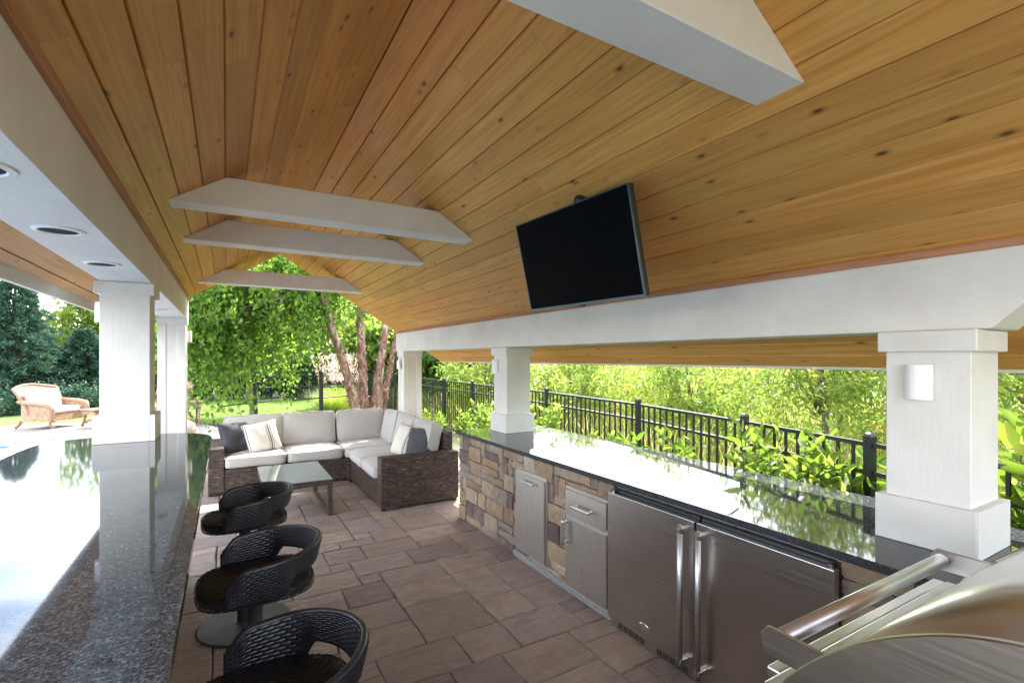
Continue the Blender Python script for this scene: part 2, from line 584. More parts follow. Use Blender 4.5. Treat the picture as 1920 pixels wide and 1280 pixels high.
# woven strands as real geometry: pillow-shaped strand pieces over a surface S(u, v) -> point, with normals
def weave_mesh(name, S, Lu, Lv, cu, cv, lift=0.004, tone_var=True, gap=0.12, seed=0):
    """S takes arrays u in [0,Lu], v in [0,Lv]; strand pieces cu long (along u), cv wide"""
    r = np.random.default_rng(seed)
    nv = max(1, int(round(Lv / cv))); nu = max(1, int(round(Lu / cu)))
    cv = Lv / nv; cu = Lu / nu
    U, V, row = [], [], []
    for j in range(nv):
        off = 0.5 * (j % 2)
        for i in range(-1, nu + 1):
            a, b = (i + off) * cu, (i + 1 + off) * cu
            a, b = max(a, 0), min(b, Lu)
            if b - a < 0.15 * cu:
                continue
            U.append((a, b)); V.append((j * cv, (j + 1) * cv)); row.append(j)
    U = np.array(U); V = np.array(V)
    n = len(U)
    us = np.stack([U[:, 0] + (U[:, 1] - U[:, 0]) * f for f in (0.02, 0.5, 0.98)], 1)
    vs = np.stack([V[:, 0] + (V[:, 1] - V[:, 0]) * f for f in (gap / 2, 0.5, 1 - gap / 2)], 1)
    hu = np.array([0.15, 1, 0.15]); hv = np.array([0.25, 1, 0.25])
    uu = np.repeat(us[:, :, None], 3, 2); vv = np.repeat(vs[:, None, :], 3, 1)
    hh = np.broadcast_to(hu[:, None] * hv[None, :] * lift, (n, 3, 3))
    P = S(uu.ravel(), vv.ravel())
    e = 1e-3
    Pu = S(uu.ravel() + e, vv.ravel()) - P; Pv = S(uu.ravel(), vv.ravel() + e) - P
    N = np.cross(Pu, Pv); N /= np.linalg.norm(N, axis=1)[:, None] + 1e-12
    P = P + N * hh.ravel()[:, None]
    idx = np.arange(n * 9).reshape(n, 3, 3)
    F = np.concatenate([np.stack([idx[:, a, b], idx[:, a + 1, b], idx[:, a + 1, b + 1], idx[:, a, b + 1]], 1) for a in (0, 1) for b in (0, 1)], 0)
    tn = np.clip(r.normal(0.45, 0.22, n), 0, 1)
    me = np_mesh(name, P, F, np.tile(tn, 4))
    me.polygons.foreach_set('use_smooth', [True] * len(me.polygons))
    return me


def flat_surface(o, du, dv):
    o, du, dv = map(lambda q: np.array(q, dtype=float), (o, du, dv))
    du /= np.linalg.norm(du); dv /= np.linalg.norm(dv)
    return lambda u, v: o[None] + u[:, None] * du[None] + v[:, None] * dv[None]


# leaves: rhombic leaf faces from positions and directions
def leaf_mesh(name, P, D, length, width, tone, seed=0, fold=0.0, jitter=0.35, broad=False):
    r = np.random.default_rng(seed)
    n = len(P)
    D = D / (np.linalg.norm(D, axis=1)[:, None] + 1e-9)
    rnd = r.normal(size=(n, 3))
    Sd = np.cross(D, rnd); Sd /= np.linalg.norm(Sd, axis=1)[:, None] + 1e-9
    ln = (length * r.uniform(1 - jitter, 1 + jitter, n))[:, None]
    wd = ln * (width / length) * 0.5
    v0 = P; v1 = P + D * ln * 0.42 + Sd * wd; v2 = P + D * ln; v3 = P + D * ln * 0.42 - Sd * wd
    Nn = np.cross(D, Sd)
    v1 = v1 + Nn * wd * fold; v3 = v3 + Nn * wd * fold
    if not broad:
        Vv = np.stack([v0, v1, v2, v3], 1).reshape(-1, 3)
        return np_mesh(name, Vv, np.arange(n * 4).reshape(n, 4), tone)
    a1 = P + D * ln * 0.22 + Sd * wd * 0.85 + Nn * wd * fold; a2 = P + D * ln * 0.62 + Sd * wd * 0.8 + Nn * wd * fold * 0.6
    b1 = P + D * ln * 0.22 - Sd * wd * 0.85 + Nn * wd * fold; b2 = P + D * ln * 0.62 - Sd * wd * 0.8 + Nn * wd * fold * 0.6
    tip = v2 - Nn * ln * 0.10
    Vv = np.stack([P, a1, a2, tip, b2, b1], 1).reshape(-1, 3)
    q = np.arange(n)[:, None] * 6
    F = np.concatenate([q + np.array([[0, 1, 2, 3]]), q + np.array([[0, 3, 4, 5]])])
    return np_mesh(name, Vv, F, np.tile(tone, 2))


# ------------------------------------------------------------------ the setting: ground, lawn, patio, pool
bm = bmesh.new()
bmesh.ops.create_grid(bm, x_segments=60, y_segments=60, size=400)
for vv in bm.verts:
    d = max(0.0, vv.co.x - 4.6)
    vv.co.z = -0.09
mesh_obj('ground', from_bm(bm, 'ground'), 'soil', kind='structure')

# pool basin lies in x < -3.55, y < 13.9 ; patio sheets leave it open
def sheet(name, pts, z, mat, **kw):
    bm = bmesh.new()
    bm.faces.new([bm.verts.new((x, y, z)) for x, y in pts])
    return mesh_obj(name, from_bm(bm, name), mat, **kw)


sheet('patio', [(-3.2, -3), (-1.0, -3), (-1.0, 8.7), (0.2, 9.4), (0.1, 13.6), (-0.6, 15.4), (-1.6, 17.2), (-9, 17.4), (-14, 17.4), (-14, 14.35), (-3.2, 14.35)], -0.012, 'patio_concrete', kind='structure')
pl = sheet('pool', [(-14, -3), (-3.55, -3), (-3.55, 13.9), (-14, 13.9)], -0.075, 'pool_water', kind='structure')
box('coping', -3.55, -3.2, -3, 14.3, -0.09, 0.03, 'pool_coping', pl, 0.012).matrix_parent_inverse.identity()
box('coping', -14, -3.5505, 13.9, 14.3, -0.09, 0.03, 'pool_coping', pl, 0.012)
box('cover_housing', -14, -3.75, 13.62, 13.88, -0.07, 0.10, 'white_plastic', pl, 0.02)

# lawn
lw = sheet('lawn', [(-30, 17.4), (-1.6, 17.25), (-0.5, 15.5), (0.15, 13.9), (0.6, 11.2), (3.9, 11.2), (4.0, 24), (-30, 30)], -0.03, 'lawn', kind='structure')
n = 42000
P = np.stack([NR.uniform(-11, 4.0, n), NR.uniform(11.3, 24, n), np.full(n, -0.03)], 1)
keep = ~((P[:, 0] < 0.15) & (P[:, 1] < 13.9 + (0.15 - P[:, 0]) * 1.9)) & ~((P[:, 0] < -1.6) & (P[:, 1] < 17.4))
P = P[keep]
D = NR.normal(0, 0.35, (len(P), 3)); D[:, 2] = 1
mesh_obj('lawn_grass', leaf_mesh('lawn_grass', P, D, 0.06, 0.014, NR.uniform(0, 0.8, len(P)), 3), 'grass_blade', kind='stuff', label='short mown green lawn grass beyond the patio', cat='grass')


# paved floor under the roof: joint bed + each paver
bed = sheet('paved_floor', [(-1.0, -2.5), (3.55, -2.5), (3.55, 9.2), (0.25, 9.2), (-1.0, 8.75)], -0.016, 'joint', kind='structure')


def slab_mesh(name, w, h, th, ch, r, wob=0.004, npts=3):
    """a flat stone with slightly wandering edges and a chamfer; centred, top at 0"""
    out = []
    cs = [(-w / 2, -h / 2), (w / 2, -h / 2), (w / 2, h / 2), (-w / 2, h / 2)]
    for i in range(4):
        a, b = cs[i], cs[(i + 1) % 4]
        for k in range(npts):
            f = k / npts
            x, y = a[0] + (b[0] - a[0]) * f, a[1] + (b[1] - a[1]) * f
            out.append((x + r.uniform(-wob, wob), y + r.uniform(-wob, wob)))
    bm = bmesh.new()
    n = len(out)
    lo = [bm.verts.new((x, y, -th)) for x, y in out]
    mid = [bm.verts.new((x, y, -ch)) for x, y in out]
    sx, sy = (w - 2.4 * ch) / w, (h - 2.4 * ch) / h
    hi = [bm.verts.new((x * sx, y * sy, r.uniform(-0.0015, 0.0015))) for x, y in out]
    for i in range(n):
        j = (i + 1) % n
        bm.faces.new((lo[i], lo[j], mid[j], mid[i]))
        bm.faces.new((mid[i], mid[j], hi[j], hi[i]))
    bm.faces.new(hi)
    return from_bm(bm, name)


def ashlar(nx, ny, sizes, r, blocked=lambda i, j: False):
    occ = [[blocked(i, j) for j in range(ny)] for i in range(nx)]
    res = []
    for j in range(ny):
        for i in range(nx):
            if occ[i][j]:
                continue
            opts = sizes[:]
            r.shuffle(opts)
            opts.append((1, 1))
            for w, h in opts:
                if i + w <= nx and j + h <= ny and not any(occ[a][b] for a in range(i, i + w) for b in range(j, j + h)):
                    # avoid leaving a one-cell sliver on the right
                    if w > 1 and i + w == nx - 1 and not occ[nx - 1][j]:
                        continue
                    for a in range(i, i + w):
                        for b in range(j, j + h):
                            occ[a][b] = True
                    res.append((i, j, w, h))
                    break
    return res


U = 0.16
for (i, j, w, h) in ashlar(24, 54, [(2, 2), (3, 2), (2, 3), (3, 2), (3, 3), (2, 1), (2, 2), (3, 2)], random.Random(5)):
    x0, y0 = -0.39 + i * U, 0.25 + j * U
    cx, cy = x0 + w * U / 2, y0 + h * U / 2
    if cx > 2.45 and cy < 4.6:
        continue
    if y0 + h * U > 8.75 and cx < 0.25:
        continue
    me = slab_mesh('paver', w * U - 0.008, h * U - 0.008, 0.03, 0.005, rng, 0.005)
    mesh_obj('paver', me, 'paver', bed, (cx, cy, rng.uniform(-0.002, 0.002)), (rng.uniform(-0.003, 0.003), rng.uniform(-0.003, 0.003), 0))

# ------------------------------------------------------------------ pavilion
ROOF_Y0, ROOF_Y1 = -1.6, 8.33
RX, RZ = 0.717, CAM_Z + 1.594
PITCH = 0.6266
ANG = math.atan(PITCH)
zr = lambda x: RZ - PITCH * abs(x - RX)
XL, XR = -0.46, 2.53                    # inner faces of the two long beams
EL, ER = -1.03, 3.36                    # eaves
ZBL, ZBR = CAM_Z + 0.54, CAM_Z + 0.1136  # undersides of the beams
pav = empty('pavilion', 'open gabled pavilion with golden pine ceiling and white painted beams and columns', 'pavilion', (1, 4, 0))


def padd(o):
    """parent while keeping the world placement (pavilion empty is unrotated)"""
    o.location = Vector(o.location) - o.parent.location
    return o


BW = 0.1416
for side in ('right', 'left'):
    sgn = 1 if side == 'right' else -1
    eave = ER if side == 'right' else EL
    run = abs(eave - RX)
    L = run / math.cos(ANG)
    # roof deck above the boards
    pts = [(RX, zr(RX) + 0.02 / math.cos(ANG)), (eave, zr(eave) + 0.02 / math.cos(ANG)), (eave, zr(eave) + 0.16), (RX, zr(RX) + 0.16)]
    deck = mesh_obj('roof_slope', prism_mesh('roof_slope', pts, 'y', ROOF_Y0, ROOF_Y1), 'trim_wood', pav)
    deck.location = -pav.location
    nb = int(math.ceil(L / BW))
    for k in range(nb):
        s0, s1 = k * BW, min((k + 1) * BW, L)
        if s1 - s0 < 0.03:
            continue
        w = s1 - s0
        # butt joints
        cuts = [ROOF_Y0]
        y = ROOF_Y0 + rng.uniform(1.2, 4.2)
        while y < ROOF_Y1 - 0.8:
            cuts.append(y); y += rng.uniform(2.4, 4.3)
        cuts.append(ROOF_Y1 - (0.0 if True else 0))
        sm = (s0 + s1) / 2
        cx = RX + sgn * sm * math.cos(ANG); cz = zr(RX) - sm * math.sin(ANG)
        for a, b in zip(cuts[:-1], cuts[1:]):
            ln = b - a - 0.0012
            prof = [(-w / 2 + 0.0008, 0.018), (-w / 2 + 0.001, 0.008), (-w / 2 + 0.006, 0.0), (w / 2 - 0.006, 0.0), (w / 2 - 0.001, 0.008), (w / 2 - 0.0008, 0.018)]
            me = prism_mesh('board', prof, 'y', -ln / 2, ln / 2)
            o = mesh_obj('board', me, 'pine', deck, (cx, (a + b) / 2, cz), (0, sgn * ANG, 0))
# beams
def beam_right():
    # the long beam; its underside rises at 45 degrees past the near column
    yb = [(0.70, ZBR), (0.70 - 0.27, ZBR + 0.27), (ROOF_Y0 + 0.1, ZBR + 0.27), (ROOF_Y0 + 0.1, CAM_Z + 0.417), (ROOF_Y1 - 0.02, CAM_Z + 0.417), (ROOF_Y1 - 0.02, ZBR)]
    return prism_mesh('beam', yb, 'x', -0.15, 0.15, 0.004)


o = mesh_obj('beam', beam_right(), 'white_paint_y', pav, (XR + 0.15 - pav.location.x, -pav.location.y, 0))
tr = box('trim', XR + 0.004, XR + 0.05, ROOF_Y0, ROOF_Y1 - 0.03, CAM_Z + 0.4175, CAM_Z + 0.453, 'trim_wood', o, 0.003)
tr.location = Vector(tr.location) - Vector((XR + 0.15, 0, 0))
# brace trim at the angled soffit
lb = box('beam', XL - 0.305, XL, ROOF_Y0 + 0.1, ROOF_Y1 - 0.02, ZBL, CAM_Z + 0.855 - 0.03, 'white_paint_y', pav, 0.004)
padd(lb)
lc = lb.location + pav.location
tr = box('trim', XL - 0.05, XL + 0.022, ROOF_Y0, ROOF_Y1 - 0.03, CAM_Z + 0.81, CAM_Z + 0.85, 'trim_wood', lb, 0.003)
tr.location = Vector(tr.location) - lc
for yy in (1.94, 2.75, 3.60, 5.6, 6.6):
    e = mesh_obj('recessed_light', lathe_mesh('recessed_light', [(0.088, 0.0), (0.087, -0.005), (0.070, -0.009), (0.066, -0.006), (0.066, -0.001)], 28), 'white_plastic', lb, Vector((XL - 0.15, yy, ZBL - 0.0005)) - lc, smooth=False)
    mesh_obj('lens', lathe_mesh('lens', [(0.0, 0.0), (0.0655, 0.0), (0.0655, 0.002), (0, 0.002)], 24), 'recess_shade_paint', e, (0, 0, -0.0035))  # flat black disc: the dark recess interior is painted on, no real lens
# eave fascias
f1 = padd(box('fascia', EL - 0.03, EL + 0.0, ROOF_Y0, ROOF_Y1, zr(EL) - 0.075, zr(EL) + 0.16, 'white_paint_y', pav, 0.003))
f2 = padd(box('fascia', ER + 0.0, ER + 0.03, ROOF_Y0, ROOF_Y1, zr(ER) - 0.012, zr(ER) + 0.16, 'white_paint_y', pav, 0.003))
# collar ties
ZT = CAM_Z + 0.956
for y0 in (0.96, 3.60, 4.72, 7.30):
    th = 0.186
    h = 0.19
    xl0 = RX - (RZ - ZT) / PITCH - 0.006; xr0 = RX + (RZ - ZT) / PITCH + 0.006
    xl1 = RX - (RZ - ZT - h) / PITCH; xr1 = RX + (RZ - ZT - h) / PITCH
    cx = (xl0 + xr0) / 2
    me = prism_mesh('collar_tie', [(xl0 - cx, 0), (xr0 - cx, 0), (xr1 - cx, h), (xl1 - cx, h)], 'y', -th / 2, th / 2, 0.004)
    padd(mesh_obj('collar_tie', me, 'white_paint_x', pav, (cx, y0 + th / 2, ZT)))


def column(x0, y0, zb, zt, base_h, panelled=False, gap=False, S=0.345):
    """square boxed column: shaft with a cap and four base boards"""
    cx, cy = x0 + S / 2, y0 + S / 2
    sh = 0.286 / 2
    sft = padd(box('column', cx - sh, cx + sh, cy - sh, cy + sh, zb, zt - 0.001, 'white_paint_z', pav, 0.003))
    org = Vector((cx, cy, (zb + zt - 0.001) / 2))
    def sub(o):
        o.location = Vector(o.location) - org
        return o
    sub(box('cap', cx - S / 2 + 0.006, cx + S / 2 - 0.006, cy - S / 2 + 0.006, cy + S / 2 - 0.006, zt - 0.088, zt - 0.0015, 'white_paint_x', sft, 0.004))
    if base_h:
        g_ = 0.006 if gap else 0.0008
        tb = S / 2 - sh
        sub(box('base_board', cx - S / 2, cx - sh, cy - S / 2 + g_, cy + S / 2, zb + 0.001, zb + base_h, 'white_paint_y', sft, 0.002))
        sub(box('base_board', cx + sh, cx + S / 2, cy - S / 2 + 0.0008, cy + S / 2, zb + 0.001, zb + base_h, 'white_paint_y', sft, 0.002))
        sub(box('base_board', cx - sh - tb + (0.001 if not gap else 0.0), cx + sh - 0.0005, cy - S / 2, cy - sh, zb + 0.001, zb + base_h + 0.0015, 'white_paint_x', sft, 0.002) if not gap else
            box('base_board', cx - sh - tb + 0.003, cx + S / 2, cy - S / 2, cy - sh, zb + 0.001, zb + base_h + 0.0015, 'white_paint_x', sft, 0.002))
        sub(box('base_board', cx - sh, cx + sh, cy + sh, cy + S / 2, zb + 0.001, zb + base_h, 'white_paint_x', sft, 0.002))
    if panelled:
        for sx, sy in ((-1, -1), (1, -1), (-1, 1), (1, 1)):
            sub(box('corner_board', cx + sx * (sh - 0.035) - 0.045, cx + sx * (sh - 0.035) + 0.045, cy + sy * (sh - 0.035) - 0.045, cy + sy * (sh - 0.035) + 0.045, zb + 0.002, zt - 0.0885, 'white_paint_z', sft, 0.003))
    return sft


CT, BT = 0.93, 1.11                     # kitchen counter top and bar top heights
column(2.475, 0.72, CT, ZBR, 0.19, gap=True)
column(2.49, 4.40, CT, ZBR, 0.19)
column(2.49, 7.80, 0.0, ZBR, 0.0, panelled=True)
column(-0.80, 4.38, BT, ZBL, 0.19, S=0.355)
column(-0.79, 7.80, 0.0, ZBL, 0.0, panelled=True)


# wall sconces: half-round white covers fixed to the columns
def sconce(x, y, z, face, label, h=0.145, r=0.05):
    """face: direction the lamp looks"""
    prof = [(r * math.sin(a), r * 0.9 * math.cos(a)) for a in [math.pi * k / 12 - math.pi / 2 for k in range(13)]]
    pts = [(p[0], p[1]) for p in prof]
    e = empty('wall_sconce', label, 'wall lamp', (x, y, z), math.atan2(face[1], face[0]) - math.pi / 2, 'sconces on the columns')
    mesh_obj('cover', prism_mesh('cover', pts, 'z', -h / 2, h / 2, 0.002), 'white_plastic', e)
    box('back_plate', -r * 0.9, r * 0.9, -0.006, 0.0, -h / 2 + 0.01, h / 2 - 0.01, 'light_steel', e, 0.001)


sx = 2.475 + 0.0295
sconce(sx - 0.006, 0.915, 1.61, (-1, 0), 'white half-round wall lamp on the column standing on the granite by the grill')
sconce(2.49 + 0.0295 - 0.006, 4.66, 1.62, (-1, 0), 'small white wall lamp on the column above the stone counter end')
sconce(2.49 + 0.0295 - 0.026, 8.0, 1.60, (-1, 0), 'small white wall lamp on the floor column behind the sofa corner')
sconce(-0.80 + 0.0345 - 0.006, 4.56, 2.04, (-1, 0), 'white wall lamp on the pool side of the column on the bar')
sconce(-0.79 + 0.0295 + 0.286 + 0.026, 8.0, 2.0, (1, 0), 'white wall lamp on the inner face of the floor column past the bar')

# ------------------------------------------------------------------ outdoor kitchen
FX = 2.19                                # mortar face of the stone wall
kit = empty('kitchen_counter', 'stone faced outdoor kitchen counter with polished dark granite top and steel drawers', 'counter', (2.6, 2.3, 0))
KL = kit.location
def kadd(o):
    o.location = Vector(o.location) - KL
    return o
wall = kadd(box('stone_wall', FX, 3.08, -0.9, 4.86, 0.0, CT - 0.036, 'mortar', kit, 0.002))
WL = wall.location + KL
kadd(box('countertop', 2.143, 2.893, -0.95, 4.90, CT - 0.035, CT, 'granite', kit, 0.004, 2))
kadd(box('countertop', 2.8955, 3.14, -0.95, 4.90, CT - 0.035, CT, 'granite', kit, 0.004, 2))
kadd(box('countertop_edge', 2.1415, 2.146, -0.945, 4.897, CT - 0.034, CT - 0.006, 'granite_edge', kit, 0.0))
kadd(box('sill', FX - 0.04, FX - 0.001, 2.42, 3.68, 0.002, 0.055, 'mortar', kit, 0.008))
# return leg that carries the grill
ret = kadd(box('return_wall', 0.98, FX - 0.001, -0.9, 0.60, 0.0, CT - 0.036, 'mortar', kit, 0.002))
kadd(box('countertop', 0.93, 1.085, -0.95, 0.64, CT - 0.035, CT, 'granite', kit, 0.004, 2))

OPEN = [(3.18, 3.59, 0.09, 0.76), (2.30, 2.88, 0.07, 0.77), (1.06, 2.40, 0.0, 0.9)]


def stone_mesh(w, h, r):
    nx, ny = 4, 3
    bm = bmesh.new()
    dp = r.uniform(0.014, 0.034)
    grid = []
    for a in range(nx + 1):
        colv = []
        for b in range(ny + 1):
            x, y = (a / nx - 0.5) * w, (b / ny - 0.5) * h
            ed = a in (0, nx) or b in (0, ny)
            corner = a in (0, nx) and b in (0, ny)
            z = dp + r.uniform(-0.004, 0.005)
            if ed:
                z -= r.uniform(0.002, 0.006)
            if corner:
                x *= 1 - 0.003 / w * 2; y *= 1 - 0.003 / h * 2; z -= 0.002
            colv.append(bm.verts.new((x + (r.uniform(-.006, .006) if ed else 0), y + (r.uniform(-.004, .004) if ed else 0), z)))
        grid.append(colv)
    for a in range(nx):
        for b in range(ny):
            bm.faces.new((grid[a][b], grid[a + 1][b], grid[a + 1][b + 1], grid[a][b + 1]))
    rim = [grid[a][0] for a in range(nx + 1)] + [grid[nx][b] for b in range(1, ny + 1)] + [grid[a][ny] for a in range(nx - 1, -1, -1)] + [grid[0][b] for b in range(ny - 1, 0, -1)]
    low = [bm.verts.new((v_.co.x * 1.0, v_.co.y, -0.002)) for v_ in rim]
    for i in range(len(rim)):
        j = (i + 1) % len(rim)
        bm.faces.new((rim[i], rim[j], low[j], low[i]))
    bm.normal_update()
    return from_bm(bm, 'stone')


SU, SV = 0.088, 0.0735
ny_, nz_ = int(4.06 / SU) + 11, 12
def blocked(i, j):
    y0, z0 = 4.855 - (i + 1) * SU, 0.008 + j * SV
    y1, z1 = y0 + SU, z0 + SV
    for a, b, c, d in OPEN:
        if a < (y0 + y1) / 2 < b and c < (z0 + z1) / 2 < d:
            return True
    return z1 > CT - 0.03 or y0 < 0.64
for (i, j, w, h) in ashlar(ny_, nz_, [(3, 1), (4, 1), (3, 2), (2, 1), (4, 1), (3, 1), (3, 2), (2, 2), (5, 1), (1, 2)], random.Random(21), blocked):
    y1 = 4.855 - i * SU; y0 = y1 - w * SU
    z0 = 0.008 + j * SV; z1 = z0 + h * SV
    me = stone_mesh((y1 - y0) - 0.008, (z1 - z0) - 0.008, rng)
    # local x -> world -y, local y -> world z, local z -> world -x
    o = mesh_obj('stone', me, 'stone', wall)
    o.matrix_local = Matrix.Translation(Vector((FX, (y0 + y1) / 2, (z0 + z1) / 2)) - WL) @ Matrix(((0, 0, -1), (-1, 0, 0), (0, 1, 0))).to_4x4()
    o.rotation_euler.x += rng.uniform(-0.02, 0.02)


def bar_handle(name, p0, p1, out, rad, mat, parent, post=0.022):
    """straight pull: a bar on two stand-offs; out = offset from the panel"""
    p0, p1, out = Vector(p0), Vector(p1), Vector(out)
    ax = (p1 - p0).normalized()
    h = tube(name, [p0 + out - ax * 0.02, p0 + out, p1 + out, p1 + out + ax * 0.02], rad, mat, parent, 12)
    for q in (p0, p1):
        tube('stand_off', [q, q + out], rad * 0.75, mat, h, 10)
    return h


# steel fronts: waste drawer, and drawer over door
PX = FX - 0.042
def front(name, y0, y1, z0, z1, proud=0.0):
    fr = kadd(box(name, PX - proud, FX + 0.02, y0, y1, z0, z1, 'light_steel', kit, 0.0025))
    return fr, fr.location + KL


frm, fo = front('drawer_frame', 3.15, 3.62, 0.085, 0.775)
pn = box('panel', PX - 0.016, PX - 0.001, 3.168, 3.602, 0.10, 0.745, 'light_steel', frm, 0.004); pn.location = Vector(pn.location) - fo
hd = bar_handle('handle', Vector((PX - 0.016, 3.30, 0.70)) - fo, Vector((PX - 0.016, 3.47, 0.70)) - fo, (-0.032, 0, 0), 0.010, 'aluminium', frm)
frm, fo = front('drawer_frame', 2.435, 2.905, 0.06, 0.785)
pn = box('drawer_panel', PX - 0.016, PX - 0.001, 2.45, 2.89, 0.585, 0.765, 'light_steel', frm, 0.004); pn.location = Vector(pn.location) - fo
pn = box('door_panel', PX - 0.016, PX - 0.001, 2.45, 2.89, 0.075, 0.555, 'light_steel', frm, 0.004); pn.location = Vector(pn.location) - fo
bar_handle('handle', Vector((PX - 0.016, 2.59, 0.672)) - fo, Vector((PX - 0.016, 2.75, 0.672)) - fo, (-0.042, 0, 0), 0.0135, 'aluminium', frm)
bar_handle('handle', Vector((PX - 0.016, 2.868, 0.39)) - fo, Vector((PX - 0.016, 2.868, 0.53)) - fo, (-0.042, 0, 0), 0.0135, 'aluminium', frm)

# two refrigerators side by side
def fridge(y0, y1, hinge_far, label):
    e = empty('refrigerator', label, 'refrigerator', (FX, (y0 + y1) / 2, 0), 0, 'undercounter refrigerators')
    hw = (y1 - y0) / 2
    box('cabinet', -0.03, 0.5, -hw + 0.004, hw - 0.004, 0.002, 0.875, 'dark_steel', e, 0.002)
    d = box('door', -0.075, -0.034, -hw + 0.004, hw - 0.004, 0.062, 0.855, 'brushed_steel', e, 0.005, 2)
    do = Vector(d.location)
    hy = -hw + 0.055 if hinge_far else hw - 0.055
    tp = [(-0.075, hy, 0.80), (-0.125, hy, 0.80), (-0.125, hy, 0.12), (-0.075, hy, 0.12)]
    h = tube('handle', [Vector((-0.125, hy, 0.83)) - do, Vector((-0.125, hy, 0.09)) - do], 0.0145, 'aluminium', d, 14)
    for zz in (0.80, 0.115):
        b_ = box('bracket', -0.138, -0.0745, hy - 0.016, hy + 0.016, zz - 0.014, zz + 0.014, 'polished_steel', h, 0.004)
        b_.location = Vector(b_.location) - do
    mesh_obj('hinge_cap', lathe_mesh('hinge_cap', [(0.014, 0), (0.014, 0.012), (0.009, 0.016), (0, 0.016)], 14), 'polished_steel', e, (-0.055, (hw - 0.03) if hinge_far else (-hw + 0.03), 0.8555))
    gr = box('grille', -0.05, -0.0305, -hw + 0.01, hw - 0.01, 0.004, 0.056, 'brushed_steel', e, 0.002)
    go = Vector(gr.location)
    for k in range(2):
        for q in range(5):
            for m in range(3):
                ya = -hw + 0.06 + k * (hw - 0.02) + q * 0.046
                s_ = box('slot', -0.0512, -0.0498, ya, ya + 0.04, 0.014 + m * 0.012, 0.021 + m * 0.012, 'black_gap', gr, 0)
                s_.location = Vector(s_.location) - go
    if hinge_far:
        bd = mesh_obj('badge', lathe_mesh('badge', [(0.0, 0.0035), (0.030, 0.003), (0.036, 0.0)], 24), 'polished_steel', d)
        bd.matrix_local = Matrix.Translation(Vector((-0.0752, 0.02, 0.135)) - do) @ Matrix(((0, 0, -1), (1, 0, 0), (0, 1, 0))).to_4x4() @ Matrix.Diagonal((1.25, 0.62, 1, 1))
    return e


fridge(1.735, 2.415, True, 'brushed steel refrigerator next to the drawers, with oval badge low on its door')
fridge(1.05, 1.730, False, 'brushed steel refrigerator on the grill side of the matching one with the badge')

# grill on the return leg: rounded hood facing the seating
gx0, gx1 = 1.10, 2.10
grl = empty('gas_grill', 'stainless steel built-in gas grill with rounded hood and thick tubular handle', 'grill', (1.6, 0.3, CT))
GL = grl.location
prof = [(0.655, 0.955), (0.640, 0.985), (0.600, 1.032), (0.552, 1.079), (0.490, 1.134), (0.421, 1.182), (0.344, 1.222), (0.265, 1.246), (0.18, 1.256), (0.09, 1.25), (0.02, 1.225), (-0.03, 1.18), (-0.05, 1.10), (-0.05, 0.955)]
def spline(p, k=5):
    out = []
    for i in range(len(p) - 1):
        a, b, c, d = p[max(i - 1, 0)], p[i], p[i + 1], p[min(i + 2, len(p) - 1)]
        for q in range(k):
            f = q / k
            out.append(tuple(0.5 * (2 * b[m] + (c[m] - a[m]) * f + (2 * a[m] - 5 * b[m] + 4 * c[m] - d[m]) * f * f + (3 * b[m] - a[m] - 3 * c[m] + d[m]) * f ** 3) for m in (0, 1)))
    return out + [p[-1]]
prof = spline(prof)
hp = [(y - GL.y, z - GL.z) for y, z in prof]
hood = mesh_obj('hood', prism_mesh('hood', hp, 'x', gx0 + 0.012 - GL.x, gx1 - GL.x), 'hood_steel', grl)
for p_ in hood.data.polygons:
    p_.use_smooth = len(p_.vertices) == 4
pe = [(y + 0.008 * max(-1, min(1, (y - 0.25) / 0.25)), z + 0.007 * min(1, (z - 0.95) / 0.1)) for y, z in prof]
pe[0] = (prof[0][0] + 0.008, prof[0][1]); pe[-1] = (prof[-1][0] - 0.008, prof[-1][1])
ends = [(y - GL.y, z - GL.z) for y, z in pe]
mesh_obj('end_panel', prism_mesh('end_panel', ends, 'x', gx0 - 0.006 - GL.x, gx0 + 0.0115 - GL.x, 0.003), 'brushed_steel', grl)
mesh_obj('end_panel', prism_mesh('end_panel', ends, 'x', gx1 + 0.0005 - GL.x, gx1 + 0.018 - GL.x, 0.003), 'brushed_steel', grl)
b_ = box('body', gx0 - 0.01, gx1 + 0.02, -0.10, 0.70, CT - 0.25, CT + 0.022, 'light_steel', grl, 0.006, 2); b_.location = Vector(b_.location) - GL
b_ = box('front_ledge', gx0 + 0.06, gx1 + 0.02, 0.702, 0.735, CT - 0.01, CT + 0.018, 'hood_steel', grl, 0.004, 2); b_.location = Vector(b_.location) - GL
HYc, HZ = 0.695, 1.035
tube('handle', [Vector((gx0 + 0.035, HYc, HZ)) - GL, Vector((gx1 - 0.035, HYc, HZ)) - GL], 0.0215, 'aluminium', grl, 24)
for xx in (gx0 + 0.02, gx1 - 0.03):
    q = [(0.59, 1.0), (0.718, 1.0), (0.726, 1.045), (0.71, 1.068), (0.565, 1.066)]
    mesh_obj('handle_bracket', prism_mesh('handle_bracket', [(y - GL.y, z - GL.z) for y, z in q], 'x', xx - GL.x, xx + 0.014 - GL.x, 0.002), 'brushed_steel', grl)

